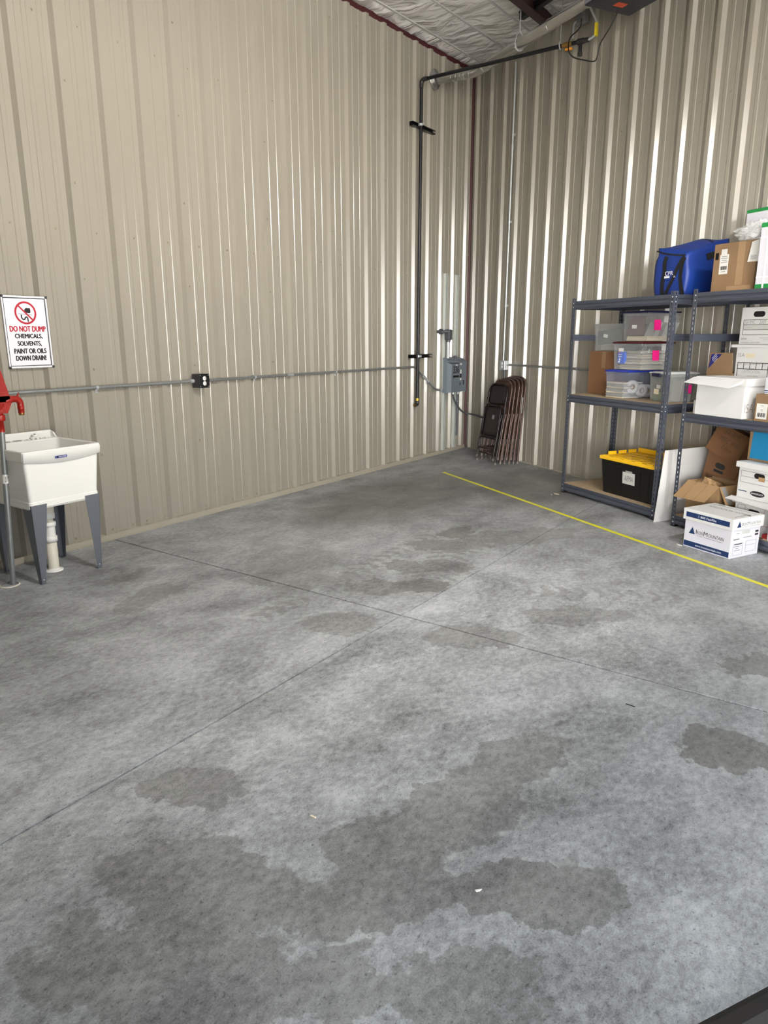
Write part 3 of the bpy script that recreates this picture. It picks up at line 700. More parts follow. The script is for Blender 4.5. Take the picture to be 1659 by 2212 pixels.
def drain():
    t = thing('drain_pipe', 'white plastic drain pipe standing on the floor under the sink', 'pipe', LP(6.262, .345, 0))
    tilt = Matrix.Rotation(math.radians(0.8), 4, 'Y')
    def seg(name, mat, prof): MB().lathe(prof, 28, tilt).build(name, mat, t)
    seg('floor_flange', 'pvc_white', [(.058, 0), (.058, .006), (.050, .010), (.037, .011), (.037, .02)])
    seg('riser', 'pvc_stained', [(.034, .005), (.034, .205), (0, .205)])
    seg('coupling', 'pvc_white', [(.0345, .198), (.041, .198), (.041, .232), (.036, .234), (0, .234)])
    seg('upper_pipe', 'pvc_white', [(.033, .23), (.033, .325)])
    seg('trap_nut', 'pvc_white', [(.033, .300), (.040, .302), (.040, .326), (.034, .328), (.026, .33)])
    seg('tail_piece', 'pvc_stained', [(.026, .325), (.026, .375)])
    seg('slip_nut', 'pvc_white', [(.026, .352), (.038, .354), (.039, .385), (.03, .388), (.03, .392), (.036, .394)])
    seg('tub_outlet', 'pvc_stained', [(.036, .392), (.037, .42), (.034, .44), (.034, .485)])
    seg('seal_ring', 'ring_blue', [(.0375, .435), (.0395, .437), (.0395, .448), (.0375, .45)])
    MB().tube([tilt @ Vector((-.028, .02, .31)), tilt @ Vector((-.06, .05, .26)), Vector((-.085, .08, .24))], .02, 10).build('vent_elbow', 'pvc_white', t)
drain()
def hydrant():
    b = LP(6.560, .395, 0); t = thing('yard_hydrant', 'red yard hydrant on a galvanised standpipe beside the sink', 'hydrant', b)
    top = Vector((.055, 0, .95))
    def at(z, x=0, y=0): return Vector((.055*z/.95+x, y, z))
    MB().lathe([(.052, .0), (.058, .0), (.058, .004), (.050, .006)], 24, Matrix.Translation((-.02, 0, 0))).build('floor_sleeve', 'pvc_stained', t)
    MB().tube([at(-.02), at(.968)], .0165, 16).build('standpipe', 'galv_dull', t)
    lb = MB().tube([at(.635), at(.690)], .0172, 16).build('pipe_label', 'paper', t)
    for k in range(5): patch(lb, 'barcode_bar', 'black_print', at(.648+.007*k, -.006, -.0168), X, Z, .010, .003)
    patch(lb, 'label_print', 'black_print', at(.672, .010, -.0155), Vector((1, .8, 0)), Z, .004, .016)
    MB().lathe([(.019, 0), (.019, .065), (.028, .066), (.030, .07), (.030, .098), (.026, .102), (.020, .104), (.022, .125), (.034, .165)], 20, Matrix.Translation(at(.945))).build('neck', 'hydrant_red', t)
    # cast head: body, yoke arms, lever
    c = at(1.10)
    mb = MB(); mb.prism([(-.045, 0), (-.03, -.045), (.03, -.045), (.052, -.005), (.065, .03), (.060, .055), (-.05, .055)], lambda u, v, k: c+Vector((u, k, v)), -.024, .024); mb.build('head_body', 'hydrant_red', t)
    for yy in (-1, 1):
        mb = MB(); mb.prism([(-.045, .02), (.060, .02), (.020, .205), (.005, .215), (-.03, .215)], lambda u, v, k: c+Vector((u, k, v)), yy*.024, yy*.012); mb.build('yoke_arm', 'hydrant_red', t)
    MB().rbox(c.x-.035, c.x+.012, -.026, .026, c.z+.195, c.z+.225, .008).build('lever_head', 'hydrant_red', t)
    mb = MB(); mb.tube([c+Vector((-.03, 0, .21)), c+Vector((-.10, 0, .16)), c+Vector((-.17, 0, .02))], .012, 10, rs=[.016, .013, .011]); mb.build('lever', 'hydrant_red', t)
    MB().tube([c+Vector((-.005, 0, .03)), c+Vector((-.005, 0, .20))], .008, 10).build('operating_rod', 'galvanised', t)
    MB().tube(smoothed([c+Vector((.03, 0, .02)), c+Vector((.07, 0, .033)), c+Vector((.105, 0, .03)), c+Vector((.122, 0, .012)), c+Vector((.124, 0, -.012))], 4), .02, 14, rs=[.026]*4+[.021]*4+[.020]*4+[.019]*5).build('spout', 'hydrant_red', t)
    MB().prism([(.088, .045), (.103, .045), (.122, .072), (.114, .040)], lambda u, v, k: c+Vector((u, k, v)), -.005, .005).build('spout_hook', 'hydrant_red', t)
    MB().lathe([(.018, -.052), (.018, -.012), (.0195, -.012), (.0195, -.03), (.018, -.032)], 18, Matrix.Translation(c+Vector((.124, 0, 0)))).build('nozzle', 'hydrant_red', t)
    MB().lathe([(.012, -.066), (.016, -.066), (.0165, -.05), (.012, -.05)], 18, Matrix.Translation(c+Vector((.124, 0, 0)))).build('hose_thread', 'hydrant_brass', t)
hydrant()

# ================================================================== LEFT WALL: gas pipe, struts, electrical panel
def strut(name, label, loc, w, mat, vertical=False):
    t = thing(name, label, 'strut', loc)
    prof = [(-.0205, 0), (.0205, 0), (.0205, .041), (.011, .041), (.011, .033), (.0135, .033), (.0135, .038), (.018, .038), (.018, .0025), (-.018, .0025), (-.018, .038), (-.0135, .038), (-.0135, .033), (-.011, .033), (-.011, .041), (-.0205, .041)]
    if vertical: MB().prism(prof, lambda u, v, k: (u, -v, k), 0, w).build('channel', mat, t)
    else: MB().prism(prof, lambda u, v, k: (k, -v, u), -w/2, w/2).build('channel', mat, t)
    return t
GS, GD = 1.392, .096
for zz, lab in ((3.76, 'black strut bracket holding the upper gas pipe on the left wall'), (1.266, 'black strut bracket holding the lower gas pipe on the left wall')):
    t = strut('pipe_bracket', lab, LP(1.27, RIBH, zz), .48, 'strut_black')
    xx = -(GS-1.27)
    MB().tube([(xx, -(GD-RIBH), -.012), (xx, -(GD-RIBH), .012)], .026, 14).build('pipe_clamp', 'galvanised', t)
    MB().box(xx-.004, xx+.004, -(GD-RIBH)-.045, -(GD-RIBH)-.02, -.010, .010).build('clamp_ear', 'galvanised', t)
t = thing('gas_pipe', 'black steel gas pipe dropping down the left wall and crossing to the heater', 'pipe', LP(GS, GD, .70))
q = lambda s, d, z: LP(s, d, z)-LP(GS, GD, .70)
MB().tube([q(GS+.012, GD, .74), q(GS-.012, GD, 4.16)], .0185, 14).build('riser', 'black_pipe', t)
el = lambda c, pts, r: MB().tube(smoothed(pts, 5), r, 14)
el(0, [q(GS-.012, GD, 4.135), q(GS-.012, GD, 4.175), q(GS-.012, GD+.012, 4.198), q(GS-.012, GD+.035, 4.207), q(GS-.012, GD+.075, 4.207)], .024).build('elbow', 'iron_fitting', t)
MB().tube([q(1.38, GD+.06, 4.207), q(1.372, 1.69, 4.207)], .0185, 14).build('crossing_run', 'black_pipe', t)
el(0, [q(GS+.012, GD, .745), q(GS+.012, GD, .715), q(GS+.02, GD, .700), q(GS+.045, GD, .695), q(GS+.07, GD, .693)], .0215).build('bottom_elbow', 'iron_fitting', t)
MB().tube([q(GS+.012, GD, .742), q(GS+.012, GD, .775)], .020, 14).build('yellow_sealant', 'brass_yellow', t)
MB().tube([q(GS+.068, GD, .693), q(GS+.078, GD, .693)], .018, 12).build('end_plug', 'hydrant_brass', t)
# gas train
t2 = thing('gas_valve', 'brass gas valve with orange handle on the crossing black pipe', 'valve', LP(1.372, 1.735, 4.207))
MB().tube([(0, .05, 0), (0, .02, 0), (0, -.02, 0), (0, -.05, 0)], .02, 12, rs=[.018, .026, .026, .018]).build('valve_body', 'hydrant_brass', t2)
MB().rbox(-.012, .012, -.055, .015, -.052, -.032, .005).build('handle', 'valve_orange', t2)
t3 = thing('gas_connector', 'steel gas connector with drip leg and yellow tag below the heater', 'pipe', LP(1.372, 1.87, 4.207))
MB().tube([(0, .09, 0), (0, -.03, 0)], .0185, 12).build('nipple', 'black_pipe', t3)
MB().tube([(0, .032, 0), (0, -.032, 0)], .026, 12).build('tee', 'iron_fitting', t3)
MB().tube([(0, 0, .0), (0, 0, -.10)], .0175, 12).build('drip_leg', 'black_pipe', t3)
MB().tube([(0, 0, -.092), (0, 0, -.122)], .023, 12).build('drip_cap', 'iron_fitting', t3)
MB().tube([(0, -.03, 0), (0, -.075, 0)], .022, 8).build('flare_nut', 'iron_fitting', t3)
MB().tube(smoothed([(0, -.07, 0), (0, -.105, .006), (.003, -.135, .03), (.006, -.148, .07), (.004, -.145, .13), (-.01, -.10, .22), (-.03, -.06, .30)], 5), .010, 10).build('flexible_hose', 'galvanised', t3)
MB().rbox(-.02, .026, -.158, -.134, .015, .122, .002, mat=Matrix.Rotation(.0, 4, 'Z')).build('yellow_tag', 'tag_yellow', t3)
# strut uprights carrying the panel
for s_, lab in ((.715, 'galvanised strut upright beside the gas pipe, behind the grey electrical panel'), (.430, 'galvanised strut upright beside the red corner post, behind the grey electrical panel')):
    strut('strut_upright', lab, LP(s_, RIBH+.004, .05), 2.20, 'galv_green', True)
def elec_panel():
    w, dep, z0, z1 = .41, .115, .795, 1.235
    t = thing('electrical_panel', 'grey outdoor electrical panel numbered 336 on strut uprights', 'electrical panel', LP(.568, RIBH+.046, z0))
    h = z1-z0
    MB().rbox(-w/2, w/2, -dep*.55, 0, 0, h-.015, .004).build('enclosure', 'panel_grey', t)
    MB().hexa([(-w/2+.002, -dep*.55, .004), (w/2-.002, -dep*.55, .004), (w/2-.002, -dep*.54, .004), (-w/2+.002, -dep*.54, .004)]+[(-w/2+.002, -dep*.55, h-.06), (w/2-.002, -dep*.55, h-.06), (w/2-.002, -dep*.54, h-.06), (-w/2+.002, -dep*.54, h-.06)]).build('gasket', 'fitting_grey', t)
    # left half: raised door with chamfered sides; right half: flat meter cover
    dr = MB().hexa([(-w/2, -dep*.55, .004), (.02, -dep*.55, .004), (.02, -dep*.55, h-.055), (-w/2, -dep*.55, h-.055), (-w/2+.016, -dep, .012), (.018, -dep, .012), (.018, -dep, h-.080), (-w/2+.016, -dep, h-.080)]).build('door', 'panel_grey', t)
    MB().rbox(.02, w/2, -dep*.975, -dep*.5, .004, h-.05, .004).build('cover', 'panel_grey', t)
    MB().hexa([(-w/2-.006, -dep*.9, h-.062), (w/2+.006, -dep*.9, h-.062), (w/2+.006, .0, h-.030), (-w/2-.006, .0, h-.030), (-w/2-.006, -dep*.9, h-.046), (w/2+.006, -dep*.9, h-.046), (w/2+.006, .0, h), (-w/2-.006, .0, h)]).build('rain_hood', 'panel_grey', t)
    text(dr, '336', 'black_print', (-.072, -dep-.0005, h-.150), X, Z, .148, .088, bold=.004)
    poly(dr, 'arrow', 'black_print', (-.07, -dep-.0004, h-.235), X, Z, [(-.078, 0), (-.06, -.026), (-.06, -.013), (.078, -.013), (.078, .013), (-.06, .013), (-.06, .026)])
    patch(dr, 'white_sticker', 'paper', (-.060, -dep-.0003, h-.0935), X, Z, .045, .015)
    F = -dep*.975
    patch(t, 'white_sticker', 'paper', (.055, F-.0003, h-.085), X, Z, .05, .022)
    patch(t, 'notice_sticker', 'paper', (.055, F-.0003, h-.180), X, Z, .038, .050); patch(t, 'white_sticker', 'paper', (.055, F-.0003, h-.275), X, Z, .036, .026)
    patch(t, 'black_sticker', 'black_print', (.055, F-.0003, h-.232), X, Z, .040, .050)
    poly(t, 'round_sticker', 'black_print', (.030, F-.0003, h-.335), X, Z, [(0, -.024)]+[(.022*math.cos(a), .024*math.sin(a)) for a in (-1.2, -.8, -.4, 0, .4, .8, 1.2)]+[(0, .024)])
    patch(t, 'black_sticker', 'black_print', (.135, F-.0003, h-.320), X, Z, .028, .058)
    MB().tube([(.03, -.04, h-.012), (.03, -.04, h+.02)], .022, 12).build('hub', 'fitting_grey', t)
elec_panel()
# LB fitting and its conduit above the panel
t = thing('elbow_fitting', 'dark grey conduit elbow fitting with pipe entering the panel top', 'fitting', LP(.738, .125, 1.235))
MB().tube([(0, 0, -.005), (0, 0, .225)], .021, 14).build('riser', 'galvanised', t)
MB().tube([(0, 0, .19), (0, 0, .225)], .027, 12).build('hub', 'fitting_grey', t)
MB().rbox(-.036, .034, -.036, .036, .215, .345, .010).build('body', 'fitting_grey', t)
MB().rbox(-.034, .032, -.040, -.034, .222, .340, .003).build('cover', 'fitting_grey', t)
MB().tube([(-.03, .0, .318), (-.052, .008, .318), (-.066, .035, .318), (-.068, .122, .318)], .018, 12).build('wall_nipple', 'fitting_grey', t)
MB().tube([(-.067, .052, .318), (-.068, .084, .318)], .034, 14).build('locknut', 'fitting_grey', t)
# flexible conduits below the panel
t = thing('flexible_conduit', 'grey flexible conduit sagging from the panel toward the chairs', 'conduit', LP(.54, .10, .795))
o_ = LP(.54, .10, .795); e1 = RP(.62, .06, .46); e2 = RP(.35, .05, .475); e3 = RP(1.0, .055, .50); e4 = RP(1.05, .055, .75); e5 = RP(1.0, .065, 1.105)
MB().tube([Vector(p) for p in smoothed([Vector((0, 0, .01)), LP(.53, .11, .70)-o_, LP(.42, .13, .57)-o_, LP(.25, .13, .50)-o_, e2-o_, e1-o_, e3-o_, e4-o_, e5-o_], 8)], .0115, 12).build('hose', 'fitting_grey', t)
MB().tube([(0, 0, .012), (0, 0, -.03)], .017, 10).build('connector', 'galvanised', t)
t = thing('flexible_conduit', 'short grey flexible conduit hanging loose under the panel', 'conduit', LP(.415, .10, .795))
MB().tube(smoothed([(0, 0, .01), (.0, 0, -.25), (-.008, .0, -.45), (-.012, .0, -.58)], 6), .0125, 12).build('hose', 'fitting_grey', t)
MB().tube([(0, 0, .012), (0, 0, -.035)], .018, 10).build('connector', 'galvanised', t)

# ================================================================== flue, heater, hangers under the roof
t = thing('flue_pipe', 'round galvanised flue pipe from the wall flange to the heater', 'duct', LP(1.005, RIBH, 4.317))
o_ = LP(1.005, RIBH, 4.317)
K0 = LP(.985, .05, 4.317)-o_; K1 = LP(.952, .50, 4.317)-o_; R0_ = RP(1.02, .536, 4.317)-o_; R1_ = RP(2.99, .536, 4.317)-o_
MB().lathe([(.050, 0), (.105, .0), (.108, .006), (.106, .012), (.07, .012), (.062, .03), (.052, .034)], 28, Matrix.Rotation(math.pi/2, 4, 'X')).build('wall_flange', 'duct_metal', t)
st_ = [K0, K0+(K1-K0)*.9]; bend = smoothed([K0+(K1-K0)*.86, K1, R0_, R0_+(R1_-R0_)*.05], 6)
MB().tube(st_, .051, 24).build('wall_section', 'duct_metal', t); MB().tube(bend, .053, 24).build('elbow', 'duct_metal', t); MB().tube([R0_+(R1_-R0_)*.03, R1_], .051, 24).build('long_section', 'duct_metal', t)
for f_ in (.42, .55, .66, .76, .90):
    c = K0+(K1-K0)*f_; dv = (K1-K0).normalized(); MB().tube([c-dv*.007, c, c+dv*.007], .055, 24, rs=[.052, .0555, .052]).build('crimp_ring', 'duct_metal', t)
for f_ in (.10, .13): 
    c = R0_+(R1_-R0_)*f_; dv = (R1_-R0_).normalized(); MB().tube([c-dv*.008, c, c+dv*.008], .055, 24, rs=[.052, .056, .052]).build('crimp_ring', 'duct_metal', t)
for f_ in (.62,):
    c = R0_+(R1_-R0_)*f_; dv = (R1_-R0_).normalized(); MB().tube([c-dv*.012, c+dv*.012], .0545, 24).build('seam_band', 'duct_metal', t)
def heater():
    # bottom at z 4.13; square to the right wall; far face receives the flue
    z0 = 4.13; t = thing('unit_heater', 'dark navy gas unit heater hanging under the roof', 'heater', RP(3.066, .556, z0), RZ)
    w = .47; l = .62; h = .43
    MB().rbox(0, l, -w/2+.0, w/2, 0, h, .006).build('cabinet', 'heater_navy', t)
    MB().rbox(.004, .012, -w/2-.002, -w/2+.03, .01, h-.01, .002).build('corner_strip', 'heater_light', t)
    MB().rbox(-.004, l*.5, -w/2-.003, -w/2+.001, .012, h-.012, .001).build('side_panel', 'heater_light', t)
    lb = patch(t, 'warning_label', 'label_orange', (.135, .02, -.0003), X, -Y, .07, .10)
    frame_lines(t, 'label_frame', 'ink', (.135, .02, -.0005), X, -Y, .12, .17, .002)
    for y_ in (-.2, .2):
        p = RP(3.066+.3, .556-y_); MB().tube([(.3, y_, h), (.3, y_, zc(p.x, p.y)-z0+.02)], .005, 6).build('hanger_rod', 'galvanised', t)
    MB().lathe([(.049, -.09), (.06, -.09), (.06, .0)], 20, Matrix.Translation((0, .02, 4.317-z0)) @ Matrix.Rotation(math.pi/2, 4, 'Y')).build('flue_collar', 'duct_metal', t)
heater()
t = thing('power_cord', 'black power cord looping down beneath the heater', 'cord', RP(3.151, .55, 4.131), RZ)
cp = [(3.151, .50, 4.135), (3.12, .53, 4.04), (3.056, .55, 3.961), (2.993, .55, 3.913), (2.968, .55, 3.83), (2.93, .55, 3.802), (2.796, .55, 3.852), (2.64, .55, 3.925), (2.565, .55, 4.005), (2.514, .50, 4.126), (2.45, .35, 4.25), (2.15, .10, 4.47)]
MB().tube([(p[0]-3.151, -(p[1]-.55), p[2]-4.131) for p in [tuple(v) for v in smoothed(cp, 6)]], .0055, 8).build('cord', 'cord_black', t)
t = thing('ceiling_strut', 'black strut channel under the ceiling holding the flue hanger', 'strut', RP(1.75, .425, 0), RZ)
p = RP(1.75, .425); zz = zc(p.x, p.y)
MB().box(-.14, 1.9, -.028, .028, zz-.085, zz-.025).build('channel', 'strut_black', t)
MB().box(-.145, 1.9, -.034, .034, zz-.028, zz-.016).build('top_plate', 'strut_black', t)
for s_, d_, z_, lab, R_ in ((1.757, .536, 4.317, 'wire hanger loop carrying the flue pipe under the roof', .056),):
    t = thing('pipe_hanger', lab, 'hanger', RP(s_, d_, z_), RZ); p = RP(s_, d_)
    MB().tube([(0, .0, .10), (0, .0, zc(p.x, p.y)-z_)], .005, 8).build('rod', 'galvanised', t)
    MB().tube(smoothed([(0, .0, .13), (.012, -.035, .09), (.008, -.056, .02), (0, -.045, -.035), (-.005, 0, -.058), (0, .045, -.035), (.004, .056, .02), (0, .03, .08), (0, 0, .12)], 5), .004, 8).build('loop', 'galvanised', t)
    MB().tube([(-.012, -.05, -.03), (0, .0, -.06), (-.012, .05, -.03)], .004, 8).build('wire', 'galvanised', t)
t = thing('pipe_hanger', 'grey clevis hanger carrying the black gas pipe', 'hanger', LP(1.372, 1.668, 4.207))
MB().tube([(0, 0, .03), (0, 0, zc(-1.372, -1.668)-4.207)], .005, 8).build('rod', 'galvanised', t)
MB().tube(smoothed([(-.02, 0, .035), (-.024, 0, 0), (0, 0, -.024), (.024, 0, 0), (.02, 0, .035)], 5), .006, 8).build('clevis', 'galvanised', t)

# ================================================================== RIGHT WALL: conduits, outlet
t = thing('conduit', 'bright steel conduit rising up the right wall above the outlet', 'conduit', RP(.957, CD, 1.20), RZ)
MB().tube([(0, 0, 0), (.022, 0, 3.27)], .0112, 12).build('tube', 'galvanised', t)
for z_ in (.655, 1.6, 2.53): 
    strap(t, (.007*z_, 0, z_), Z, .0112)
MB().tube([(.016, 0, 2.36), (.016, 0, 2.43)], .0142, 12).build('coupling', 'galvanised', t)
t = outlet_box('galvanised outlet box with two white sockets on the right wall', RP(1.0, RIBH+.008, 1.150), RZ, ('galvanised', 'galvanised'), dep=.055)
t = thing('conduit', 'grey steel conduit running along the right wall behind the shelving', 'conduit', RP(1.05, CD, 1.158), RZ)
MB().tube([(-.002, 0, 0), (4.2, 0, 0)], .0112, 12).build('tube', 'galv_dull', t)
MB().tube([(0, 0, 0), (.03, 0, 0)], .016, 8).build('connector', 'galvanised', t)
for x_ in (1.3, 3.6): strap(t, (x_, 0, 0), X, .0112)
t = thing('junction_box', 'small grey junction box with bent conduit high on the right wall', 'fitting', RP(2.08, RIBH+.002, 4.46), RZ)
MB().rbox(-.03, .10, -.05, 0, -.02, .09, .004).build('box', 'galv_dull', t)
MB().tube(smoothed([(-.02, -.03, .03), (-.07, -.03, .03), (-.09, -.03, .0), (-.09, -.03, -.10)], 5), .010, 10).build('conduit_bend', 'galvanised', t)

# ================================================================== FOLDING CHAIRS leaning on the right wall
def folding_chair(label, s, d, lean, length, mats, group=None, kind_dark=False):
    fm, vm = mats
    t = thing('folding_chair', label, 'chair', RP(s, d, 0), RZ, group)
    t.rotation_euler = (lean, 0, RZ) if False else (0, 0, RZ)
    Lm = Matrix.Rotation(-lean, 4, 'X')          # top tips back (+y) toward the wall
    W = .205; H = length
    def T(p): return Lm @ Vector(p)
    r = .0115
    arch = [(-W, 0, 0), (-W+.004, 0, H*.45), (-W+.012, 0, H-.20)]
    for k in range(7):
        a = math.pi-math.pi/2*k/6; arch.append((-W+.012+.115+.115*math.cos(a), 0, H-.125+.112*math.sin(a)))
    arch += [(-x, y, z) for x, y, z in reversed(arch)]
    MB().tube([T(p) for p in arch], r, 8).build('frame', fm, t)
    # rear leg frame, folded flat in front
    yr = -.028
    MB().tube([T(p) for p in [(-W+.022, yr, .055), (-W+.024, yr, .50), (-W+.026, -.012, .60)]], r*.95, 8).build('rear_leg', fm, t)
    MB().tube([T(p) for p in [(W-.022, yr, .055), (W-.024, yr, .50), (W-.026, -.012, .60)]], r*.95, 8).build('rear_leg', fm, t)
    for (x0, y0, z0, h0) in ((-W+.022, yr, .30, 0), (-W+.022, yr, .17, 0)):
        z1 = z0; MB().tube([T(p) for p in smoothed([(-W+.022, yr, z1-.045), (-W+.036, yr, z1-.008), (-W+.07, yr, z1), (W-.07, yr, z1), (W-.036, yr, z1-.008), (W-.022, yr, z1-.045)], 3)], .008, 8).build('crossbar', fm, t)
    MB().tube([T((-W, 0, .11)), T((W, 0, .11))], .007, 8).build('stretcher', fm, t)
    # backrest: curved panel in the arch
    def panel(x0, x1, z0, z1, y, bow, th, rc):
        bm_ = MB(); nx, nz = 10, 8; vs = []
        for side in (0, 1):
            for j in range(nz+1):
                for i in range(nx+1):
                    u0 = -1+2*i/nx; v0 = -1+2*j/nz; u = u0*math.sqrt(1-rc*v0*v0/2); v = v0*math.sqrt(1-rc*u0*u0/2); k = 1
                    vs.append(T(((x0+x1)/2+u*(x1-x0)/2*k, y+bow*(1-u*u)+(th if side else 0), (z0+z1)/2+v*(z1-z0)/2*k)))
        M_ = (nx+1)*(nz+1); fs = []
        for j in range(nz):
            for i in range(nx):
                a = j*(nx+1)+i; fs += [(a, a+1, a+nx+2, a+nx+1), (M_+a, M_+a+nx+1, M_+a+nx+2, M_+a+1)]
        bd = [i for i in range(nx+1)]+[j*(nx+1)+nx for j in range(1, nz+1)]+[nz*(nx+1)+i for i in range(nx-1, -1, -1)]+[j*(nx+1) for j in range(nz-1, 0, -1)]
        fs += [(bd[k], M_+bd[k], M_+bd[(k+1) % len(bd)], bd[(k+1) % len(bd)]) for k in range(len(bd))]
        bm_.add(vs, fs, 0, True); return bm_
    panel(-W+.02, W-.02, H-.255, H-.018, -.004, .016, .014, .42).build('backrest', vm, t)
    st = panel(-W+.045, W-.045, .335, H-.285, -.026, -.006, .022, .22).build('seat', vm, t)
    ring_ = [(-W+.035, -.032, .345), (-W+.035, -.032, H-.31), (-W+.07, -.032, H-.272), (W-.07, -.032, H-.272), (W-.035, -.032, H-.31), (W-.035, -.032, .345), (W-.07, -.032, .318), (-W+.07, -.032, .318)]
    MB().tube([T(p) for p in ring_], .010, 8, closed=True).build('seat_frame', fm, t)
    for x in (-W, W): MB().tube([T((x, 0, -.002)), T((x, 0, .028))], .0135, 8).build('foot_cap', 'foot_cap', t)
    for x in (-W+.022, W-.022): MB().tube([T((x, yr, .045)), T((x, yr, .075))], .013, 8).build('foot_cap', 'foot_cap', t)
    for x in (-W-.006, W+.006): MB().tube([T((x, -.004, .56)), T((x, -.004, .66))], .006, 6).build('hinge_link', fm, t)
    return t, st, T
ct, st, T = folding_chair('black folding chair with padded dark seat, foremost of the leaning row', 1.212, .420, math.atan2(.165, .955), .965, ('chair_dark', 'vinyl_brown'))
patch(st, 'grey_sticker', 'print_grey', T((.035, -.0325, .555)), X, T((0, 0, 1)), .05, .05)
fc = [(1.19, .335), (1.205, .285), (1.222, .228), (1.238, .178), (1.25, .130)]
for k, (s_, d_) in enumerate(fc):
    folding_chair('brown metal folding chair leaning behind the black folding chair', s_, d_, math.atan2(.155-.016*k, 1.0), 1.005+.008*k, ('chair_brown', 'vinyl_tan'), 'brown folding chairs in the leaning row')

# ================================================================== SHELVING UNITS
PW = .038
def slotted_flange(mb, fn, h, w=PW, pitch=.0381):
    """flat strip with a column of keyhole slots; fn(u,z) -> point, u across the flange"""
    hw, hh = .0105, .021; c = w*.52; rows = [0.0]
    k = 0; z = .012
    cols = [0, c-hw/2, c+hw/2, w]
    zs = [0.0]; holes = []
    while z+hh < h-.004: zs += [z, z+hh*.45, z+hh]; holes.append(len(zs)-3); z += pitch
    zs.append(h)
    n = len(zs); vs = [fn(u, z_) for z_ in zs for u in cols]; fs = []
    hs = set()
    for i in holes: hs.add(i); hs.add(i+1)
    # upper half of a keyhole is wider than the lower half
    for i in holes:
        for r_ in (i,):
            pass
    for i in range(n-1):
        for j in range(3):
            if j == 1 and i in hs: continue
            a = i*4+j; fs.append((a, a+1, a+5, a+4))
    mb.add(vs, fs)
def shelving(label, s0, s1, tiers, ties, marks):
    d0, d1 = .030, .637; H = 1.832
    t = thing('shelving_unit', label, 'shelf', RP((s0+s1)/2, (d0+d1)/2, 0), RZ, 'steel shelving units along the wall')
    hx = (s1-s0)/2; hy = (d1-d0)/2          # -y is the front
    for sx in (-1, 1):
        for sy in (-1, 1):
            mb = MB(); X0, Y0 = sx*hx, sy*hy
            slotted_flange(mb, lambda u, z: (X0-sx*u, Y0, z), H); slotted_flange(mb, lambda u, z: (X0, Y0-sy*u, z), H)
            po = mb.build('post', 'shelf_steel', t)
            so = po.modifiers.new('thickness', 'SOLIDIFY'); so.thickness = .0018; so.offset = 0
            MB().rbox(min(X0, X0-sx*.04)-.001, max(X0, X0-sx*.04)+.001, min(Y0, Y0-sy*.04)-.001, max(Y0, Y0-sy*.04)+.001, 0, .012, .002).build('foot', 'strut_black', po)
            rv = MB()
            for zt in tiers:
                for dz in (-.018, -.055):
                    for (cx_, cy_, ax) in ((X0-sx*.019, Y0, 'Y'), (X0, Y0-sy*.019, 'X')):
                        m4 = Matrix.Translation((cx_, cy_, zt+dz)) @ (Matrix.Rotation(-sy*math.pi/2, 4, 'X') if ax == 'Y' else Matrix.Rotation(sx*math.pi/2, 4, 'Y'))
                        rv.lathe([(.0062, .0005), (.005, .0032), (0, .004)], 8, m4)
            rv.build('rivets', 'rivet', po, kind='stuff')
    # beam profile: upper lip, groove, rolled lower lip
    pf = [(0, 0), (.0, -.026), (-.006, -.031), (-.006, -.037), (.0, -.042), (.003, -.056), (-.002, -.071), (-.012, -.075), (-.014, -.070), (-.012, -.004)]
    for zt in tiers:
        for sy in (-1, 1):
            MB().prism(pf, lambda u, v, k: (k, sy*(hy-.003+u*1.0), zt+v), -hx+.003, hx-.003).build('beam', 'shelf_steel', t)
        for sx in (-1, 1):
            MB().prism(pf, lambda u, v, k: (sx*(hx-.003+u), k, zt+v), -hy+.003, hy-.003).build('side_beam', 'shelf_steel', t)
        MB().box(-hx+.012, hx-.012, -hy+.010, hy-.010, zt-.012, zt+.001).build('deck', 'particle_board', t)
    for zt in ties:
        for sx in (-1, 1):
            MB().prism(pf, lambda u, v, k: (sx*(hx-.003+u), k, zt+v*.75), -hy+.003, hy-.003).build('tie_beam', 'shelf_steel', t)
    for body, x_, z_, w_ in marks: text(t, body, 'ink', (x_, -hy+.0005-.0005, z_), X, Z, w_, .022, name='handwriting', thin=-.015, shear=.3)
    return t
T1, T1M, T1B = 1.806, .957, .094
shelving('grey steel shelving unit holding clear totes and a yellow-lidded tote', 2.946, 4.166, (T1, T1M, T1B), (1.508,), [('AEMA', -.22, T1-.058, .13)])
T2, T2M, T2B = 1.806, .915, .094
shelving('grey steel shelving unit crowded with white file boxes', 4.352, 5.572, (T2, T2M, T2B), (1.508,), [])

# ---- generic things for the shelves
def frustum(mb, wb, db, wt, dt, z0, z1, mi=0, x=0, y=0):
    mb.hexa([(x-wb/2, y-db/2, z0), (x+wb/2, y-db/2, z0), (x+wb/2, y+db/2, z0), (x-wb/2, y+db/2, z0), (x-wt/2, y-dt/2, z1), (x+wt/2, y-dt/2, z1), (x+wt/2, y+dt/2, z1), (x-wt/2, y+dt/2, z1)], mi); return mb
def open_shell(wb, db, wt, dt, h, th=.003):
    """open-topped tapered tub: outer and inner skins"""
    mb = MB()
    def rg(w_, d_, z): return [(-w_/2, -d_/2, z), (w_/2, -d_/2, z), (w_/2, d_/2, z), (-w_/2, d_/2, z)]
    R_ = [rg(wb, db, 0), rg(wt, dt, h), rg(wt-2*th, dt-2*th, h), rg(wb-2*th, db-2*th, th)]
    vs = [p for r_ in R_ for p in r_]; fs = [(3, 2, 1, 0), (12, 13, 14, 15)]
    for i in range(3):
        for k in range(4): fs.append((i*4+k, i*4+(k+1) % 4, (i+1)*4+(k+1) % 4, (i+1)*4+k))
    return mb.add(vs, fs)
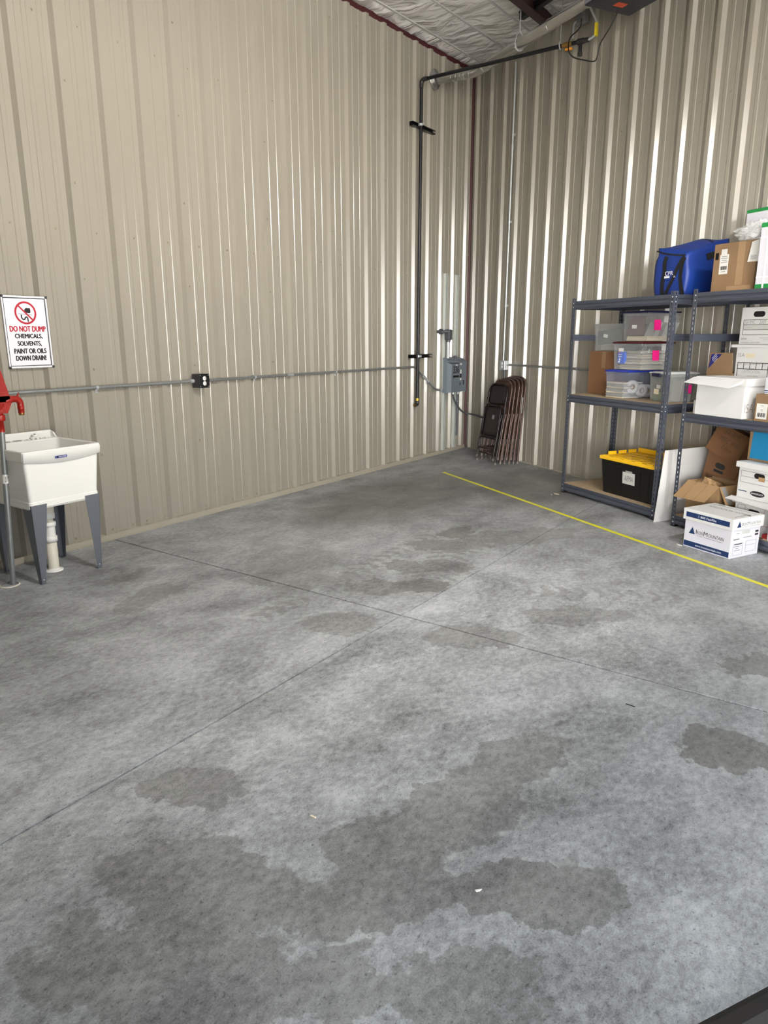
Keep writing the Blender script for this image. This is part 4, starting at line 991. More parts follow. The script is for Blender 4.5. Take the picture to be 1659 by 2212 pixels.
def tote(label, s0, s1, d1, dep, z, h, body, lid, rot=0.0, lid_h=.018, tag_at=None, lidn='lid', note=None, handle=None):
    w = s1-s0; t = thing('storage_tote', label, 'tote', RP((s0+s1)/2, d1-dep/2, z), RZ+rot)
    open_shell(w-.03, dep-.03, w-.006, dep-.006, h-lid_h).build('tub', body, t)
    # stiffening rim under the lid and corner creases
    mb = MB()
    for (a, b, c, d) in ((-w/2, w/2, -dep/2, -dep/2+.006), (-w/2, w/2, dep/2-.006, dep/2), (-w/2, -w/2+.006, -dep/2, dep/2), (w/2-.006, w/2, -dep/2, dep/2)): mb.box(a, b, c, d, h-lid_h-.022, h-lid_h)
    mb.build('rim', body, t)
    if lid:
        l = MB().rbox(-w/2-.006, w/2+.006, -dep/2-.006, dep/2+.006, h-lid_h, h-.005, .006).build('lid', lid, t)
        MB().rbox(-w/2+.02, w/2-.02, -dep/2+.02, dep/2-.02, h-.006, h, .002).build('lid_panel', lid, l)
    if tag_at:
        x_, z_, r_ = tag_at; sl = .012/h
        u_ = Vector((-math.sin(r_), 0, math.cos(r_))); rr = Vector((math.cos(r_), 0, math.sin(r_)))
        lb = patch(t, 'label', 'paper', (x_, -dep/2+.0148-sl*z_-.0045, z_), rr, u_, .055, .027)
        text(lb, 'RECORDS', 'ink', (x_+.004, -dep/2+.0148-sl*z_-.0052, z_+.005), rr, u_, .032, .0055); patch(lb, 'print_line', 'print_grey', (x_, -dep/2+.0148-sl*z_-.0050, z_-.004), rr, u_, .044, .0025)
    if note:
        yn, zn = note; sl = .012/h
        patch(t, 'sticky_note', 'note_pink', (w/2-.0148+sl*zn+.004, yn, zn), Y, Vector((0, -.08, 1)), .075, .085)
    return t
def papers(label, cat, s, d, z, w, dep, h, mat, n, rot=0, jit=.006, group=None, name='paper_stack'):
    t = thing(name, label, cat, RP(s, d, z), RZ+rot, group)
    for k in range(n):
        jx = (random.random()-.5)*2*jit; jy = (random.random()-.5)*2*jit; rz_ = (random.random()-.5)*.06
        MB().box(-w/2, w/2, -dep/2, dep/2, h*k/n, h*(k+.86)/n, mat=Matrix.Translation((jx, jy, 0)) @ Matrix.Rotation(rz_, 4, 'Z')).build('sheaf', mat if k % 5 else 'cream_paper', t)
    return t

# ---- shelf 1, middle deck
zM = T1M+.001
t = thing('cardboard_box', 'tall plain brown cardboard box under the clear tote with dark folder', 'box', RP(3.13, .24, zM), RZ)
MB().rbox(-.178, .178, -.158, .15, 0, .400, .003).build('carton', 'cardboard_red', t)
patch(t, 'tape_strip', 'cardboard', (.02, -.1582, .32), X, Z, .055, .15); patch(t, 'tape_strip', 'cardboard', (.02, 0, .4002), X, Y, .055, .30)
patch(t, 'label', 'paper', (.125, -.1584, .045), X, Z, .06, .04)
for k in range(3): patch(t, 'flap_seam', 'cardboard_inside', (-.0+.0*k, -.1583, .398-.001*k), X, Z, .35, .0015)
tote('clear open tote with a dark folder inside, on top of the tall brown box', 2.975, 3.350, .385, .28, zM+.402, .262, 'cloudy_plastic', None, tag_at=(-.03, .135, -.13))
t = thing('folder', 'dark grey folder lying inside the clear open tote', 'folder', RP(3.165, .245, zM+.410), RZ)
MB().rbox(-.155, .15, -.108, -.098, .06, .19, .004, mat=Matrix.Rotation(-.12, 4, 'Y')).build('cover', 'folder_grey', t)
MB().rbox(-.14, .15, -.09, .08, .0, .055, .004).build('contents', 'paper_grey', t)
tote('clear tote with blue lid holding papers and tape rolls', 3.360, 3.640, .548, .40, zM, .246, 'blue_tint', 'lid_blue')
papers('stack of white papers inside the blue-lidded tote', 'papers', 3.478, .43, zM+.004, .215, .22, .135, 'paper_dim', 16, jit=.006)
for k, (s_, d_, z_, rr) in enumerate(((3.585, .44, .10, 1.25), (3.600, .345, .066, 1.35), (3.608, .29, .062, 1.45))):
    t = thing('tape_roll', 'white paper roll standing inside the blue-lidded tote', 'roll', RP(s_, d_, zM+z_), RZ, 'paper rolls in the blue-lidded tote')
    m4 = Matrix.Rotation(rr, 4, 'Z') @ Matrix.Rotation(math.pi/2, 4, 'X')
    MB().lathe([(.022, -.012), (.058, -.012), (.058, .012), (.022, .012), (.022, -.012)], 28, m4).build('paper_ring', 'paper_grey', t)
    MB().lathe([(.018, -.013), (.022, -.013), (.022, .013), (.018, .013), (.018, -.013)], 20, m4).build('core', 'cardboard', t)
mt = tote('clear tote with dark red lid and a blue carton inside', 3.395, 3.745, .515, .37, zM+.248, .243, 'clear_plastic', 'lid_maroon', note=(-.02, .125), lid_h=.02)
mb = MB(); mb.tube(smoothed([(.176, -.17, .185), (.18, -.19, .150), (.18, -.17, .135), (.18, -.12, .150), (.18, -.105, .18)], 5), .006, 8); mb.build('handle', 'cloudy_plastic', mt)
t = thing('supply_carton', 'small bright blue printed carton inside the red-lidded tote', 'box', RP(3.475, .478, zM+.30), RZ)
MB().rbox(-.04, .04, -.015, .015, 0, .10, .002).build('carton', 'carton_blue', t)
patch(t, 'white_label', 'paper', (0, -.0155, .118), X, Z, .062, .028); patch(t, 'red_mark', 'red_ink', (-.02, -.0155, .094), X, Z, .02, .007)
for k in range(2): patch(t, 'print_line', 'paper', (-.008, -.0155, .076-.016*k), X, Z, .044, .005)
poly(t, 'flask_print', 'paper', (-.010, -.0155, .038), X, Z, [(-.011, -.012), (.011, -.012), (.004, .004), (.004, .012), (-.004, .012), (-.004, .004)]); patch(t, 'print_box', 'paper', (-.018, -.0155, .014), X, Z, .022, .014)
for k in range(7): 
    t = papers('white papers stacked flat inside the red-lidded tote', 'papers', 3.56, .33, zM+.254+.023*k, .27-.01*(k % 3), .27, .020, 'paper_dim' if k % 2 else 'paper_grey', 3, rot=.05*(k % 3-1), group='paper stacks in the red-lidded tote', jit=.012)
t = tote('clear tote with dark lid and brown folder, topmost under the shelf', 3.455, 3.740, .485, .38, zM+.493, .252, 'clear_plastic', 'lid_navy', tag_at=(.0, .12, -.01), note=(-.06, .135))
t = thing('folder', 'brown folder standing inside the topmost tote', 'folder', RP(3.59, .462, zM+.498), RZ)
MB().hexa([(-.10, -.006, .045), (.11, -.006, .045), (.11, .0, .045), (-.10, .0, .045), (-.07, .004, .20), (.11, .004, .20), (.11, .010, .20), (-.07, .010, .20)]).build('cover', 'folder_brown', t)
papers('cream papers lying on the bottom of the topmost tote', 'papers', 3.60, .30, zM+.497, .23, .30, .038, 'cream_paper', 3)
for k in range(6):
    t = thing('document', 'white document slumped inside the topmost tote', 'papers', RP(3.712-.002*k, .36-.045*k+.03, zM+.500), RZ, 'documents in the topmost tote')
    mb = MB(); mb.prism([(0, 0), (.025+.006*k, .06), (.07+.004*k, .15), (.073+.004*k, .149), (.030+.006*k, .058), (.006, 0)], lambda u, v, q: (q, u, v), -.10, .0); mb.build('sheet', 'paper' if k % 2 else 'paper_grey', t)
t = tote('cloudy tote with grey lid and dark latch beside the steel post', 3.842, 4.085, .500, .30, zM, .247, 'cloudy_plastic', 'lid_grey', rot=math.radians(-14), tag_at=(.02, .125, -.05))
MB().rbox(-.07, .055, -.165, -.145, .205, .236, .006).build('latch', 'lid_navy', t)
patch(t, 'card', 'cream_paper', (.0, -.149, .085), X, Z, .075, .042)
patch(t, 'sticky_note', 'note_pink', (.118, .07, .11), Y, Z, .05, .07)
t = thing('binder', 'pale green sheet folder standing inside the grey-lidded tote', 'folder', RP(3.93, .465, zM+.004), RZ+math.radians(-14))
MB().rbox(-.08, .07, -.004, .004, .0, .075, .002).build('cover', 'sheet_green', t)
for k in range(4):
    t = thing('document', 'grey-white document standing inside the grey-lidded tote', 'papers', RP(4.045-.006*k, .36-.05*k, zM+.004), RZ+math.radians(-14), 'documents in the grey-lidded tote')
    MB().prism([(0, 0), (.02, .17), (.026, .17), (.010, 0)], lambda u, v, q: (q, u, v), -.13, .0).build('sheet', 'paper_grey' if k % 2 else 'paper', t)

# ---- shelf 1, bottom deck: black tote, yellow lid
def black_tote():
    w, dep, h = .72, .46, .335
    t = thing('storage_tote', 'black storage tote with a bright yellow snap lid', 'tote', RP(3.752, .568-dep/2, T1B+.001), RZ)
    open_shell(w-.10, dep-.04, w-.03, dep-.012, h-.025, .004).build('tub', 'tote_black', t)
    for x in (-.22, -.11, .12, .22): MB().hexa([(x-.03, -dep/2+.018, .03), (x+.03, -dep/2+.018, .03), (x+.03, -dep/2+.03, .03), (x-.03, -dep/2+.03, .03), (x-.03, -dep/2+.003, h-.07), (x+.03, -dep/2+.003, h-.07), (x+.03, -dep/2+.03, h-.07), (x-.03, -dep/2+.03, h-.07)]).build('side_rib', 'tote_black', t)
    l = MB().rbox(-w/2, w/2, -dep/2-.012, dep/2+.012, h-.030, h+.004, .010, seg=3).build('lid', 'lid_yellow', t)
    for i in range(5):
        for j in range(4): MB().rbox(-w/2+.06+.125*i, -w/2+.16+.125*i, -dep/2+.03+.095*j, -dep/2+.105+.095*j, h+.002, h+.009, .003).build('lid_boss', 'lid_yellow', l)
    for i in range(5): MB().rbox(-w/2+.04+.135*i, -w/2+.11+.135*i, -dep/2-.004, -dep/2+.010, h, h+.012, .003).build('lid_lug', 'lid_yellow', l)
    MB().rbox(-w/2+.02, w/2-.02, dep/2-.03, dep/2-.016, h, h+.045, .005).build('lid_ridge', 'lid_yellow', l)
    for j in range(3): MB().rbox(-w/2+.02, -w/2+.034, -dep/2+.07+.12*j, -dep/2+.16+.12*j, h, h+.034, .004).build('lid_lug', 'lid_yellow', l)
    sl = Vector((0, -.055, 1))
    lb = patch(t, 'paper_label', 'paper_grey', (.012, -dep/2+.0065, .178), X, sl, .15, .105)
    text(lb, 'AEMA', 'ink', (.012, -dep/2+.0055, .176), X, sl, .105, .045, name='handwriting', thin=-.015, shear=.25)
    patch(t, 'clear_tape', 'bubble_film', (.012, -dep/2+.0045, .236), X, sl, .08, .02)
black_tote()
# ---- white board between the units
t = thing('white_board', 'white rigid board standing between the two shelving units', 'board', RP(4.213, .0, 0), RZ)
MB().prism([(-.095, .0), (-.683, .0), (-.631, .594), (-.13, .597)], lambda u, v, q: (q, u, v), 0, .006).build('sheet', 'box_white', t)

# ---- helpers for boxes
def carton(name, label, s0, s1, d1, dep, z, h, mat, rot=0.0, group=None, cat='box'):
    t = thing(name, label, cat, RP((s0+s1)/2, d1-dep/2, z), RZ+rot, group); w = s1-s0
    MB().rbox(-w/2, w/2, -dep/2, dep/2, 0, h, .003).build('carton', mat, t)
    return t, w
def hole(parent, o, r, u, w, h, mat='black_print', name='hand_hole'): return poly(parent, name, mat, o, r, u, stadium(w, h), .0007)
def file_box(label, s0, s1, d1, dep, z, h, mat='box_white', lid=None, lid_h=.05, over=.012, rot=0.0, group=None):
    t = thing('file_box', label, 'box', RP((s0+s1)/2, d1-dep/2, z), RZ+rot, group); w = s1-s0
    MB().rbox(-w/2, w/2, -dep/2, dep/2, 0, h-.003, .003).build('carton', mat, t)
    if lid:
        MB().rbox(-w/2-over, w/2+over, -dep/2-over, dep/2+over, h-lid_h, h, .004).build('lid', lid, t)
    return t, w
# ---- blue bag on the shelf tops
def blue_bag():
    t = thing('carry_bag', 'blue fabric carry bag with black straps on the shelf top', 'bag', RP(3.99, .30, T1+.001), RZ)
    hw, hd = .158, .22
    bm = bmesh.new(); bmesh.ops.create_cube(bm, size=2); bmesh.ops.subdivide_edges(bm, edges=bm.edges[:], cuts=11, use_grid_fill=True)
    def top(u, v): # u left..right, v front(-1)..back(+1)
        a, b = (u+1)/2, (v+1)/2
        return (1-b)*((1-a)*.375+a*.305)+b*((1-a)*.40+a*.435)+.030*(1-u*u)*(1-v*v)+.03*b*(1-abs(u))
    def shape(p):
        u, v, w_ = p; h = (w_+1)/2; z = top(u, v)*h
        bul = 1+.10*math.sin(math.pi*min(1, h*1.1))-.05*h
        waist = .03*math.exp(-((h-.86)/.07)**2) if u < -.9 else 0
        x = u*hw*bul+waist-(.008*h if u < 0 else 0); y = v*hd*(1+.05*math.sin(math.pi*h))
        n_ = mnoise.noise(Vector((u*1.6+3, v*1.6, h*2.2))); n2 = mnoise.noise(Vector((u*4, v*4+7, h*5)))
        return Vector((x*(1-.0*h)+.012*n_+.005*n2, y+.010*n_-.006*n2, max(0, z+(.010*n_ if h > .3 else 0))))
    for v in bm.verts: v.co = shape(v.co)
    bmesh.ops.smooth_vert(bm, verts=bm.verts[:], factor=.4, use_axis_x=True, use_axis_y=True, use_axis_z=False)
    me = bpy.data.meshes.new('fabric_body'); bm.to_mesh(me); bm.free(); me.materials.append(MATS['bag_blue'])
    for p in me.polygons: p.use_smooth = True
    o = bpy.data.objects.new('fabric_body', me); COL.objects.link(o); o.parent = t
    from mathutils.bvhtree import BVHTree
    bvh = BVHTree.FromPolygons([v.co[:] for v in me.vertices], [tuple(p.vertices) for p in me.polygons])
    def hug(p, nrm):
        h = bvh.ray_cast(p+nrm*.4, -nrm)
        return h[0]+nrm*.0015 if h[0] is not None else p
    def ribbon(name, pts, wd, nrm=(0, -1, 0), th=.003):
        nrm = Vector(nrm); P = smoothed([hug(Vector(p), nrm) for p in pts], 2); P = [hug(p, nrm) for p in smoothed(P, 3)]; mb = MB(); vs = []; fs = []
        for i, p in enumerate(P):
            tg = (P[min(i+1, len(P)-1)]-P[max(i-1, 0)]).normalized(); sd = tg.cross(nrm).normalized()
            a_, b_ = hug(p-sd*wd/2, nrm), hug(p+sd*wd/2, nrm)
            if (a_-p).length > wd*1.1: a_ = p-sd*wd/2
            if (b_-p).length > wd*1.1: b_ = p+sd*wd/2
            vs += [a_, b_, b_+nrm*th, a_+nrm*th]
        for i in range(len(P)-1):
            for k in range(4): fs.append((4*i+k, 4*i+(k+1) % 4, 4*i+4+(k+1) % 4, 4*i+4+k))
        fs += [(0, 1, 2, 3), tuple(4*(len(P)-1)+k for k in (3, 2, 1, 0))]
        mb.add(vs, fs); mb.build(name, 'bag_black', t)
    yf = -.235
    ribbon('strap', [(-.050, yf-.012, .300), (-.062, yf-.020, .25), (-.055, yf-.026, .18), (-.066, yf-.022, .10), (-.062, yf-.012, .0)], .036)
    ribbon('strap', [(.130, yf-.006, .285), (.095, yf-.024, .24), (.06, yf-.03, .17), (.02, yf-.03, .09), (-.03, yf-.02, .015)], .030)
    ribbon('strap', [(.130, yf-.006, .275), (.118, yf-.022, .22), (.112, yf-.026, .14), (.128, yf-.022, .06), (.142, yf-.008, .0)], .034)
    ribbon('flap_binding', [(-.150, yf, .350), (-.11, yf, .335), (-.06, yf, .322), (.02, yf, .308), (.09, yf, .298), (.135, yf, .296)], .012)
    ribbon('side_grip', [(.17, -.02, .285), (.17, .03, .300), (.17, .10, .315)], .05, (1, 0, 0))
    ribbon('top_binding', [(.13, .06, .425), (.06, .08, .448), (-.04, .08, .46)], .014, (0, 0, 1))
    fy = hug(Vector((0, -.3, .17)), Vector((0, -1, 0))).y; fz = hug(Vector((0, -.3, .142)), Vector((0, -1, 0))).y
    text(t, 'CPR', 'sign_white', (-.002, fy-.002, .170), X, Z, .085, .032, thin=.01)
    bd = patch(t, 'print_bar', 'sign_white', (-.022, fz-.002, .142), X, Z, .055, .016); text(t, 'a.', 'sign_white', (.058, fz-.002, .142), X, Z, .024, .012)
blue_bag()
t, w_ = carton('cardboard_box', 'taped brown shipping box with a white shipping label on the shelf top', 4.425, 4.785, .552, .34, T2+.001, .335, 'cardboard')
patch(t, 'packing_tape', 'tape_tan', (.055, -.1702, .185), X, Z, .058, .29); patch(t, 'packing_tape', 'tape_tan', (.055, 0, .3352), X, Y, .058, .33); patch(t, 'packing_tape', 'tape_tan', (.06, -.1703, .018), X, Z, .20, .034)
lb = patch(t, 'shipping_label', 'paper', (-.085, -.1703, .19), X, Z, .075, .135); patch(t, 'shipping_label', 'paper', (-.09, -.1703, .275), X, Z, .05, .04)
for k in range(11): patch(lb, 'barcode_bar', 'black_print', (-.110+.0052*k, -.1708, .165), X, Z, .0018+.0014*(k % 3), .026)
for k, (zz, ww) in enumerate(((.245, .05), (.232, .06), (.218, .045), (.205, .055), (.140, .04))): patch(lb, 'print_line', 'print_grey', (-.085, -.1708, zz), X, Z, ww, .004)
hole(t, (-.150, -.1703, .250), X, Z, .020, .048)
t, w_ = carton('cardboard_box', 'white carton with green tape standing behind the taped brown box', 4.37, 4.77, .20, .15, T2+.001, .60, 'box_cool', rot=-.03)
patch(t, 'green_tape', 'green_tape', (0, -.0755, .588), X, Z, w_, .022); patch(t, 'green_tape', 'green_tape', (0, 0, .6003), X, Y, w_, .15); patch(t, 'strapping', 'strap_white', (.0, -.0757, .3), X, Z, .014, .59)
t, w_ = carton('cardboard_box', 'white carton with green tape bands standing beside the taped brown box', 4.840, 5.19, .602, .36, T2+.001, .424, 'box_cool')
for zz in (.410, .014):
    patch(t, 'green_tape', 'green_tape', (0, -.1803, zz), X, Z, w_, .030); patch(t, 'green_tape', 'green_tape', (w_/2+.0003, 0, zz), Y, Z, .36, .030)
patch(t, 'green_tape', 'green_tape', (0, 0, .4243), X, Y, w_, .36)
for x_ in (-.115, .09): patch(t, 'strapping', 'strap_white', (x_, -.1806, .212), X, Z, .014, .424)
for z_ in (.075, .33): patch(t, 'strapping', 'strap_white', (0, -.1809, z_), X, Z, w_, .010)
def wrap():
    t = thing('bubble_wrap', 'crumpled clear bubble wrap draped over the taped brown box', 'bubble wrap', RP(4.735, .50, T2+.337), RZ)
    bm = bmesh.new(); bmesh.ops.create_icosphere(bm, subdivisions=4, radius=1)
    for v in bm.verts:
        c = v.co.copy(); n = mnoise.noise(c*1.7)+.7*mnoise.noise(c*3.6+Vector((3, 1, 2)))+.4*mnoise.noise(c*8)
        k = 1+.42*n; x = c.x*.105*k; y = c.y*.075*k-.05; z = .058+c.z*.052*k+.16*x
        v.co = Vector((x, y, max(.002, z)))
    me = bpy.data.meshes.new('film'); bm.to_mesh(me); bm.free(); me.materials.append(MATS['bubble_film'])
    for p in me.polygons: p.use_smooth = False
    o = bpy.data.objects.new('film', me); COL.objects.link(o); o.parent = t
wrap()
t = thing('paper_sheet', 'white paper slip hanging against the taped brown box', 'paper', RP(4.765, .556, T2+.19), RZ)
MB().hexa([(-.04, -.006, 0), (.05, -.004, -.004), (.05, -.002, -.004), (-.04, -.004, 0), (-.02, -.004, .13), (.07, -.003, .15), (.07, -.001, .15), (-.02, -.002, .13)]).build('sheet', 'paper', t)
for k in range(5): patch(t, 'print_line', 'print_grey', (.005, -.0062, .015+.006*k), X, Z, .05, .002)

# ---- shelf 2, middle deck
zN = T2M+.001
t, w_ = file_box('large white file box with a torn lid hanging over its front', 4.478, 4.898, .645, .255, zN, .235)
MB().rbox(-w_/2-.012, w_/2+.012, -.132, .136, .228, .284, .004).build('lid', 'box_white', t)
mb = MB(); mb.hexa([(-w_/2-.03, -.134, .275), (w_/2-.10, -.134, .275), (w_/2-.10, -.130, .278), (-w_/2-.03, -.130, .278), (-w_/2-.075, -.185, .235), (w_/2-.085, -.190, .215), (w_/2-.085, -.186, .219), (-w_/2-.075, -.181, .239)]); mb.build('torn_flap', 'box_white', t)
MB().hexa([(w_/2-.10, -.134, .275), (w_/2-.01, -.134, .275), (w_/2-.01, -.130, .278), (w_/2-.10, -.130, .278), (w_/2-.085, -.190, .215), (w_/2-.02, -.142, .245), (w_/2-.02, -.138, .247), (w_/2-.085, -.186, .219)]).build('torn_flap', 'box_white', t)
text(t, 'ISA-', 'ink_faint', (w_/2+.0005, -.055, .075), Y, Z, .11, .062, name='handwriting', thin=-.02)
MB().rbox(-w_/2-.04, -w_/2-.008, -.10, .0, 0, .10, .002).build('side_card', 'box_grey', t)
t, w_ = carton('cardboard_box', 'small brown box with a white barcode label beside the torn-lid file box', 4.985, 5.33, .635, .27, zN, .188, 'cardboard')
lb = patch(t, 'barcode_label', 'paper', (-.115, -.1353, .070), X, Z, .085, .105)
for k in range(10): patch(lb, 'barcode_bar', 'black_print', (-.145+.0066*k, -.1358, .045), X, Z, .002+.0016*((k*7) % 3), .028)
for zz, ww in ((.108, .025), (.082, .015), (.073, .015)): patch(lb, 'print_line', 'print_grey', (-.115, -.1358, zz), X, Z, ww, .003)
t, w_ = file_box('white box with a blue line resting on the small barcode box', 5.035, 5.33, .625, .25, zN+.190, .115, 'box_cool')
patch(t, 'print_stripe', 'navy_print', (0, -.1253, .022), X, Z, w_, .007); patch(t, 'print_stripe', 'navy_print', (0, -.1253, .010), X, Z, w_, .004)
t, w_ = file_box('white file box marked certification records, lower of the stacked pair', 4.556, 4.86, .360, .265, zN, .515, lid='box_white', lid_h=.022, over=.030)
F = -.1328
hole(t, (-.03, F, .435), X, Z, .085, .030, 'cream_paper'); text(t, 'ISA', 'ink', (-.105, F, .438), X, Z, .055, .028, name='handwriting', thin=-.02)
frame_lines(t, 'printed_form', 'black_print', (.0, F, .290), X, Z, .262, .190, .005, (.235, .735), ((.2, .735, 1), (.4, .735, 1), (.6, .735, 1), (.8, .735, 1), (.27, 0, .235), (.64, 0, .235)))
text(t, 'CERTIFICATION', 'ink', (-.01, F, .318), X, Z, .15, .020, name='handwriting', thin=-.025); text(t, 'RECORDS', 'ink', (.01, F, .280), X, Z, .09, .020, name='handwriting', thin=-.025)
text(t, '33325', 'black_print', (-.098, F, .212), X, Z, .052, .018); text(t, 'STOR-ALL.', 'black_print', (-.012, F, .212), X, Z, .085, .020, thin=.015); text(t, 'Perma.', 'black_print', (.085, F, .212), X, Z, .06, .020, thin=.012)
for k, nm in enumerate(('NAME', 'LOCATION', 'DEPARTMENT', 'DATE', 'NO')): text(t, nm, 'black_print', (-.108+.0524*k, F, .373), X, Z, .012+.003*len(nm), .006)
text(t, 'CONTENTS', 'black_print', (-.0, F, .340), X, Z, .035, .006)
t, w_ = file_box('white file box labelled ISA RMC 2007, upper of the stacked pair', 4.562, 4.86, .358, .29, zN+.516, .268)
F = -.1453
hole(t, (.0, F, .215), X, Z, .095, .040); frame_lines(t, 'printed_form', 'black_print', (.0, F, .122), X, Z, .250, .110, .003, (.33, .66))
patch(t, 'grey_band', 'paper_grey', (.0, F+.0002, .122), X, Z, .246, .036)
text(t, 'ISA RMC', 'ink', (-.07, F, .158), X, Z, .085, .024, name='handwriting', thin=-.02); text(t, '2007', 'ink', (.035, F, .158), X, Z, .055, .026, name='handwriting', thin=-.02)
text(t, 'Quill.com', 'black_print', (-.108, F, .040), X, Z, .05, .018, shear=.2); text(t, 'Economy Record Storage', 'black_print', (.07, F, .046), X, Z, .09, .008); text(t, 'Letter/Legal', 'black_print', (.08, F, .032), X, Z, .05, .007); text(t, 'FOR INTERNAL OFFICE STORAGE', 'black_print', (-.05, F, .014), X, Z, .16, .006)
t = thing('cardboard_box', 'open brown box with a navy triangle print behind the torn-lid file box', 'box', RP(4.432, .235, zN), RZ)
open_shell(.235, .28, .235, .28, .30, .004).build('carton', 'cardboard', t)
MB().hexa([(-.1175, -.14, .295), (.1175, -.14, .295), (.1175, -.136, .295), (-.1175, -.136, .295), (-.085, -.158, .452), (.1175, -.158, .452), (.1175, -.154, .452), (-.085, -.154, .452)]).build('front_flap', 'cardboard', t)
MB().hexa([(-.1175, -.14, .295), (-.1175, .14, .295), (-.1135, .14, .295), (-.1135, -.14, .295), (-.125, -.12, .42), (-.125, .12, .40), (-.121, .12, .40), (-.121, -.12, .42)]).build('side_flap', 'cardboard_inside', t)
nf = Vector((0, -.018, .157)).normalized(); poly(t, 'triangle_print', 'royal_print', (-.04, -.1523, .39), X, nf, [(-.062, -.060), (-.030, .052), (.066, .052)])
for k, (dx, dz, ln) in enumerate(((.0, .014, .055), (.006, .004, .05), (.012, -.008, .04), (-.004, .024, .05))):
    rr = Vector((.72, 0, .0))+nf*.69; patch(t, 'print_line', 'paper', (-.042+dx, -.1523-.0022-.115*(.012+dz), .402+dz), rr, rr.cross(Y), ln*1.1, .0032)

# ---- shelf 2, bottom deck
zB = T2B+.001
def open_carton():
    t = thing('cardboard_box', 'open brown box with its front flap folded out at the shelf bottom', 'box', RP(4.555, .42, zB), RZ)
    open_shell(.30, .27, .30, .27, .285, .004).build('carton', 'cardboard_light', t)
    MB().hexa([(-.15, -.137, .283), (.15, -.137, .283), (.15, -.133, .286), (-.15, -.133, .286), (-.155, -.275, .165), (.150, -.275, .175), (.150, -.271, .178), (-.155, -.271, .168)]).build('front_flap', 'cardboard_light', t)
    MB().hexa([(.148, -.135, .285), (.152, -.135, .283), (.152, .13, .283), (.148, .13, .285), (.235, -.15, .16), (.239, -.15, .158), (.239, .10, .158), (.235, .10, .16)]).build('side_flap', 'cardboard_light', t)
    MB().hexa([(-.15, .130, .283), (.15, .130, .283), (.15, .134, .283), (-.15, .134, .283), (-.14, .16, .36), (.05, .16, .35), (.05, .164, .35), (-.14, .164, .36)]).build('back_flap', 'cardboard', t)
    patch(t, 'clear_tape', 'bubble_film', (.197, -.10, .222), Y, Vector((-.085, 0, .12)), .05, .14)
    for k in range(2):
        a = -.05+.10*k; MB().tube([(a, -.1385, .2835), (a-.005, -.276, .172)], .0016, 5).build('flap_crease', 'cardboard', t)
open_carton()
t = thing('packing_paper', 'crumpled brown packing paper sticking out of the open box', 'paper', RP(4.52, .46, zB+.20), RZ)
bm = bmesh.new(); bmesh.ops.create_icosphere(bm, subdivisions=3, radius=1)
for v in bm.verts:
    n = mnoise.noise(v.co*2.2)+.6*mnoise.noise(v.co*5); v.co = Vector((v.co.x*.11, v.co.y*.09, v.co.z*.08+.03))*(1+.35*n)
me = bpy.data.meshes.new('crumpled_sheet'); bm.to_mesh(me); bm.free(); me.materials.append(MATS['cardboard_light'])
o = bpy.data.objects.new('crumpled_sheet', me); COL.objects.link(o); o.parent = t
def vhs_box():
    th = math.radians(9.5); t = thing('cardboard_box', 'tilted brown box with VHS tapes handwritten on its lid', 'box', RP(4.503, .23, .34), RZ)
    # local frame: face turned in its own plane so the top tips toward the door
    Rm = Matrix.Rotation(th, 4, 'Y')
    MB().rbox(-.205, .105, -.055, .13, -.20, .225, .003, mat=Rm).build('carton', 'cardboard_red', t)
    c = RP(4.503, .23, .34)
    def loc(s, d, z): return Vector((s-4.503, -(d-.23), z-.34))
    q = [(4.358, .350, .620), (4.656, .350, .525), (4.690, .212, .735), (4.358, .212, .817)]
    P = [loc(*p) for p in q]; P[2] = P[1]+P[3]-P[0]; nn = (P[1]-P[0]).cross(P[3]-P[0]).normalized()
    bk = Vector((0, .20, -.035))
    mb = MB(); mb.add([P[0], P[1], P[2], P[3], P[0]+bk, P[1]+bk, P[2]+bk*.6, P[3]+bk*.6], [(0, 1, 2, 3), (7, 6, 5, 4), (0, 4, 5, 1), (1, 5, 6, 2), (2, 6, 7, 3), (3, 7, 4, 0)]); ld = mb.build('lid', 'cardboard_red', t)
    r_ = (P[1]-P[0]).normalized(); u_ = nn.cross(r_); ce_ = sum(P, Vector())/4+nn*.0012
    for k, (b, ww, hh) in enumerate((('ISA-RMC', .17, .040), ('MISC VHS', .19, .040), ('Tapes', .10, .040))): text(ld, b, 'ink', ce_+u_*(.075-.062*k)+r_*(-.012+.02*k), r_, u_, ww, hh, name='handwriting', thin=-.02)
    F = -.0556; rr = Rm @ X; uu = Rm @ Z
    hole(t, Rm @ Vector((-.06, F, .130)), rr, uu, .095, .045); hole(t, Rm @ Vector((-.065, F, .085)), rr, uu, .095, .022, 'strut_black', 'print_mark')
    frame_lines(t, 'printed_form', 'ink', Rm @ Vector((-.045, F, -.01)), rr, uu, .25, .10, .002, (.55,)); text(t, 'MAIN', 'ink', Rm @ Vector((-.13, F, .018)), rr, uu, .06, .022, name='handwriting', thin=-.015)
vhs_box()
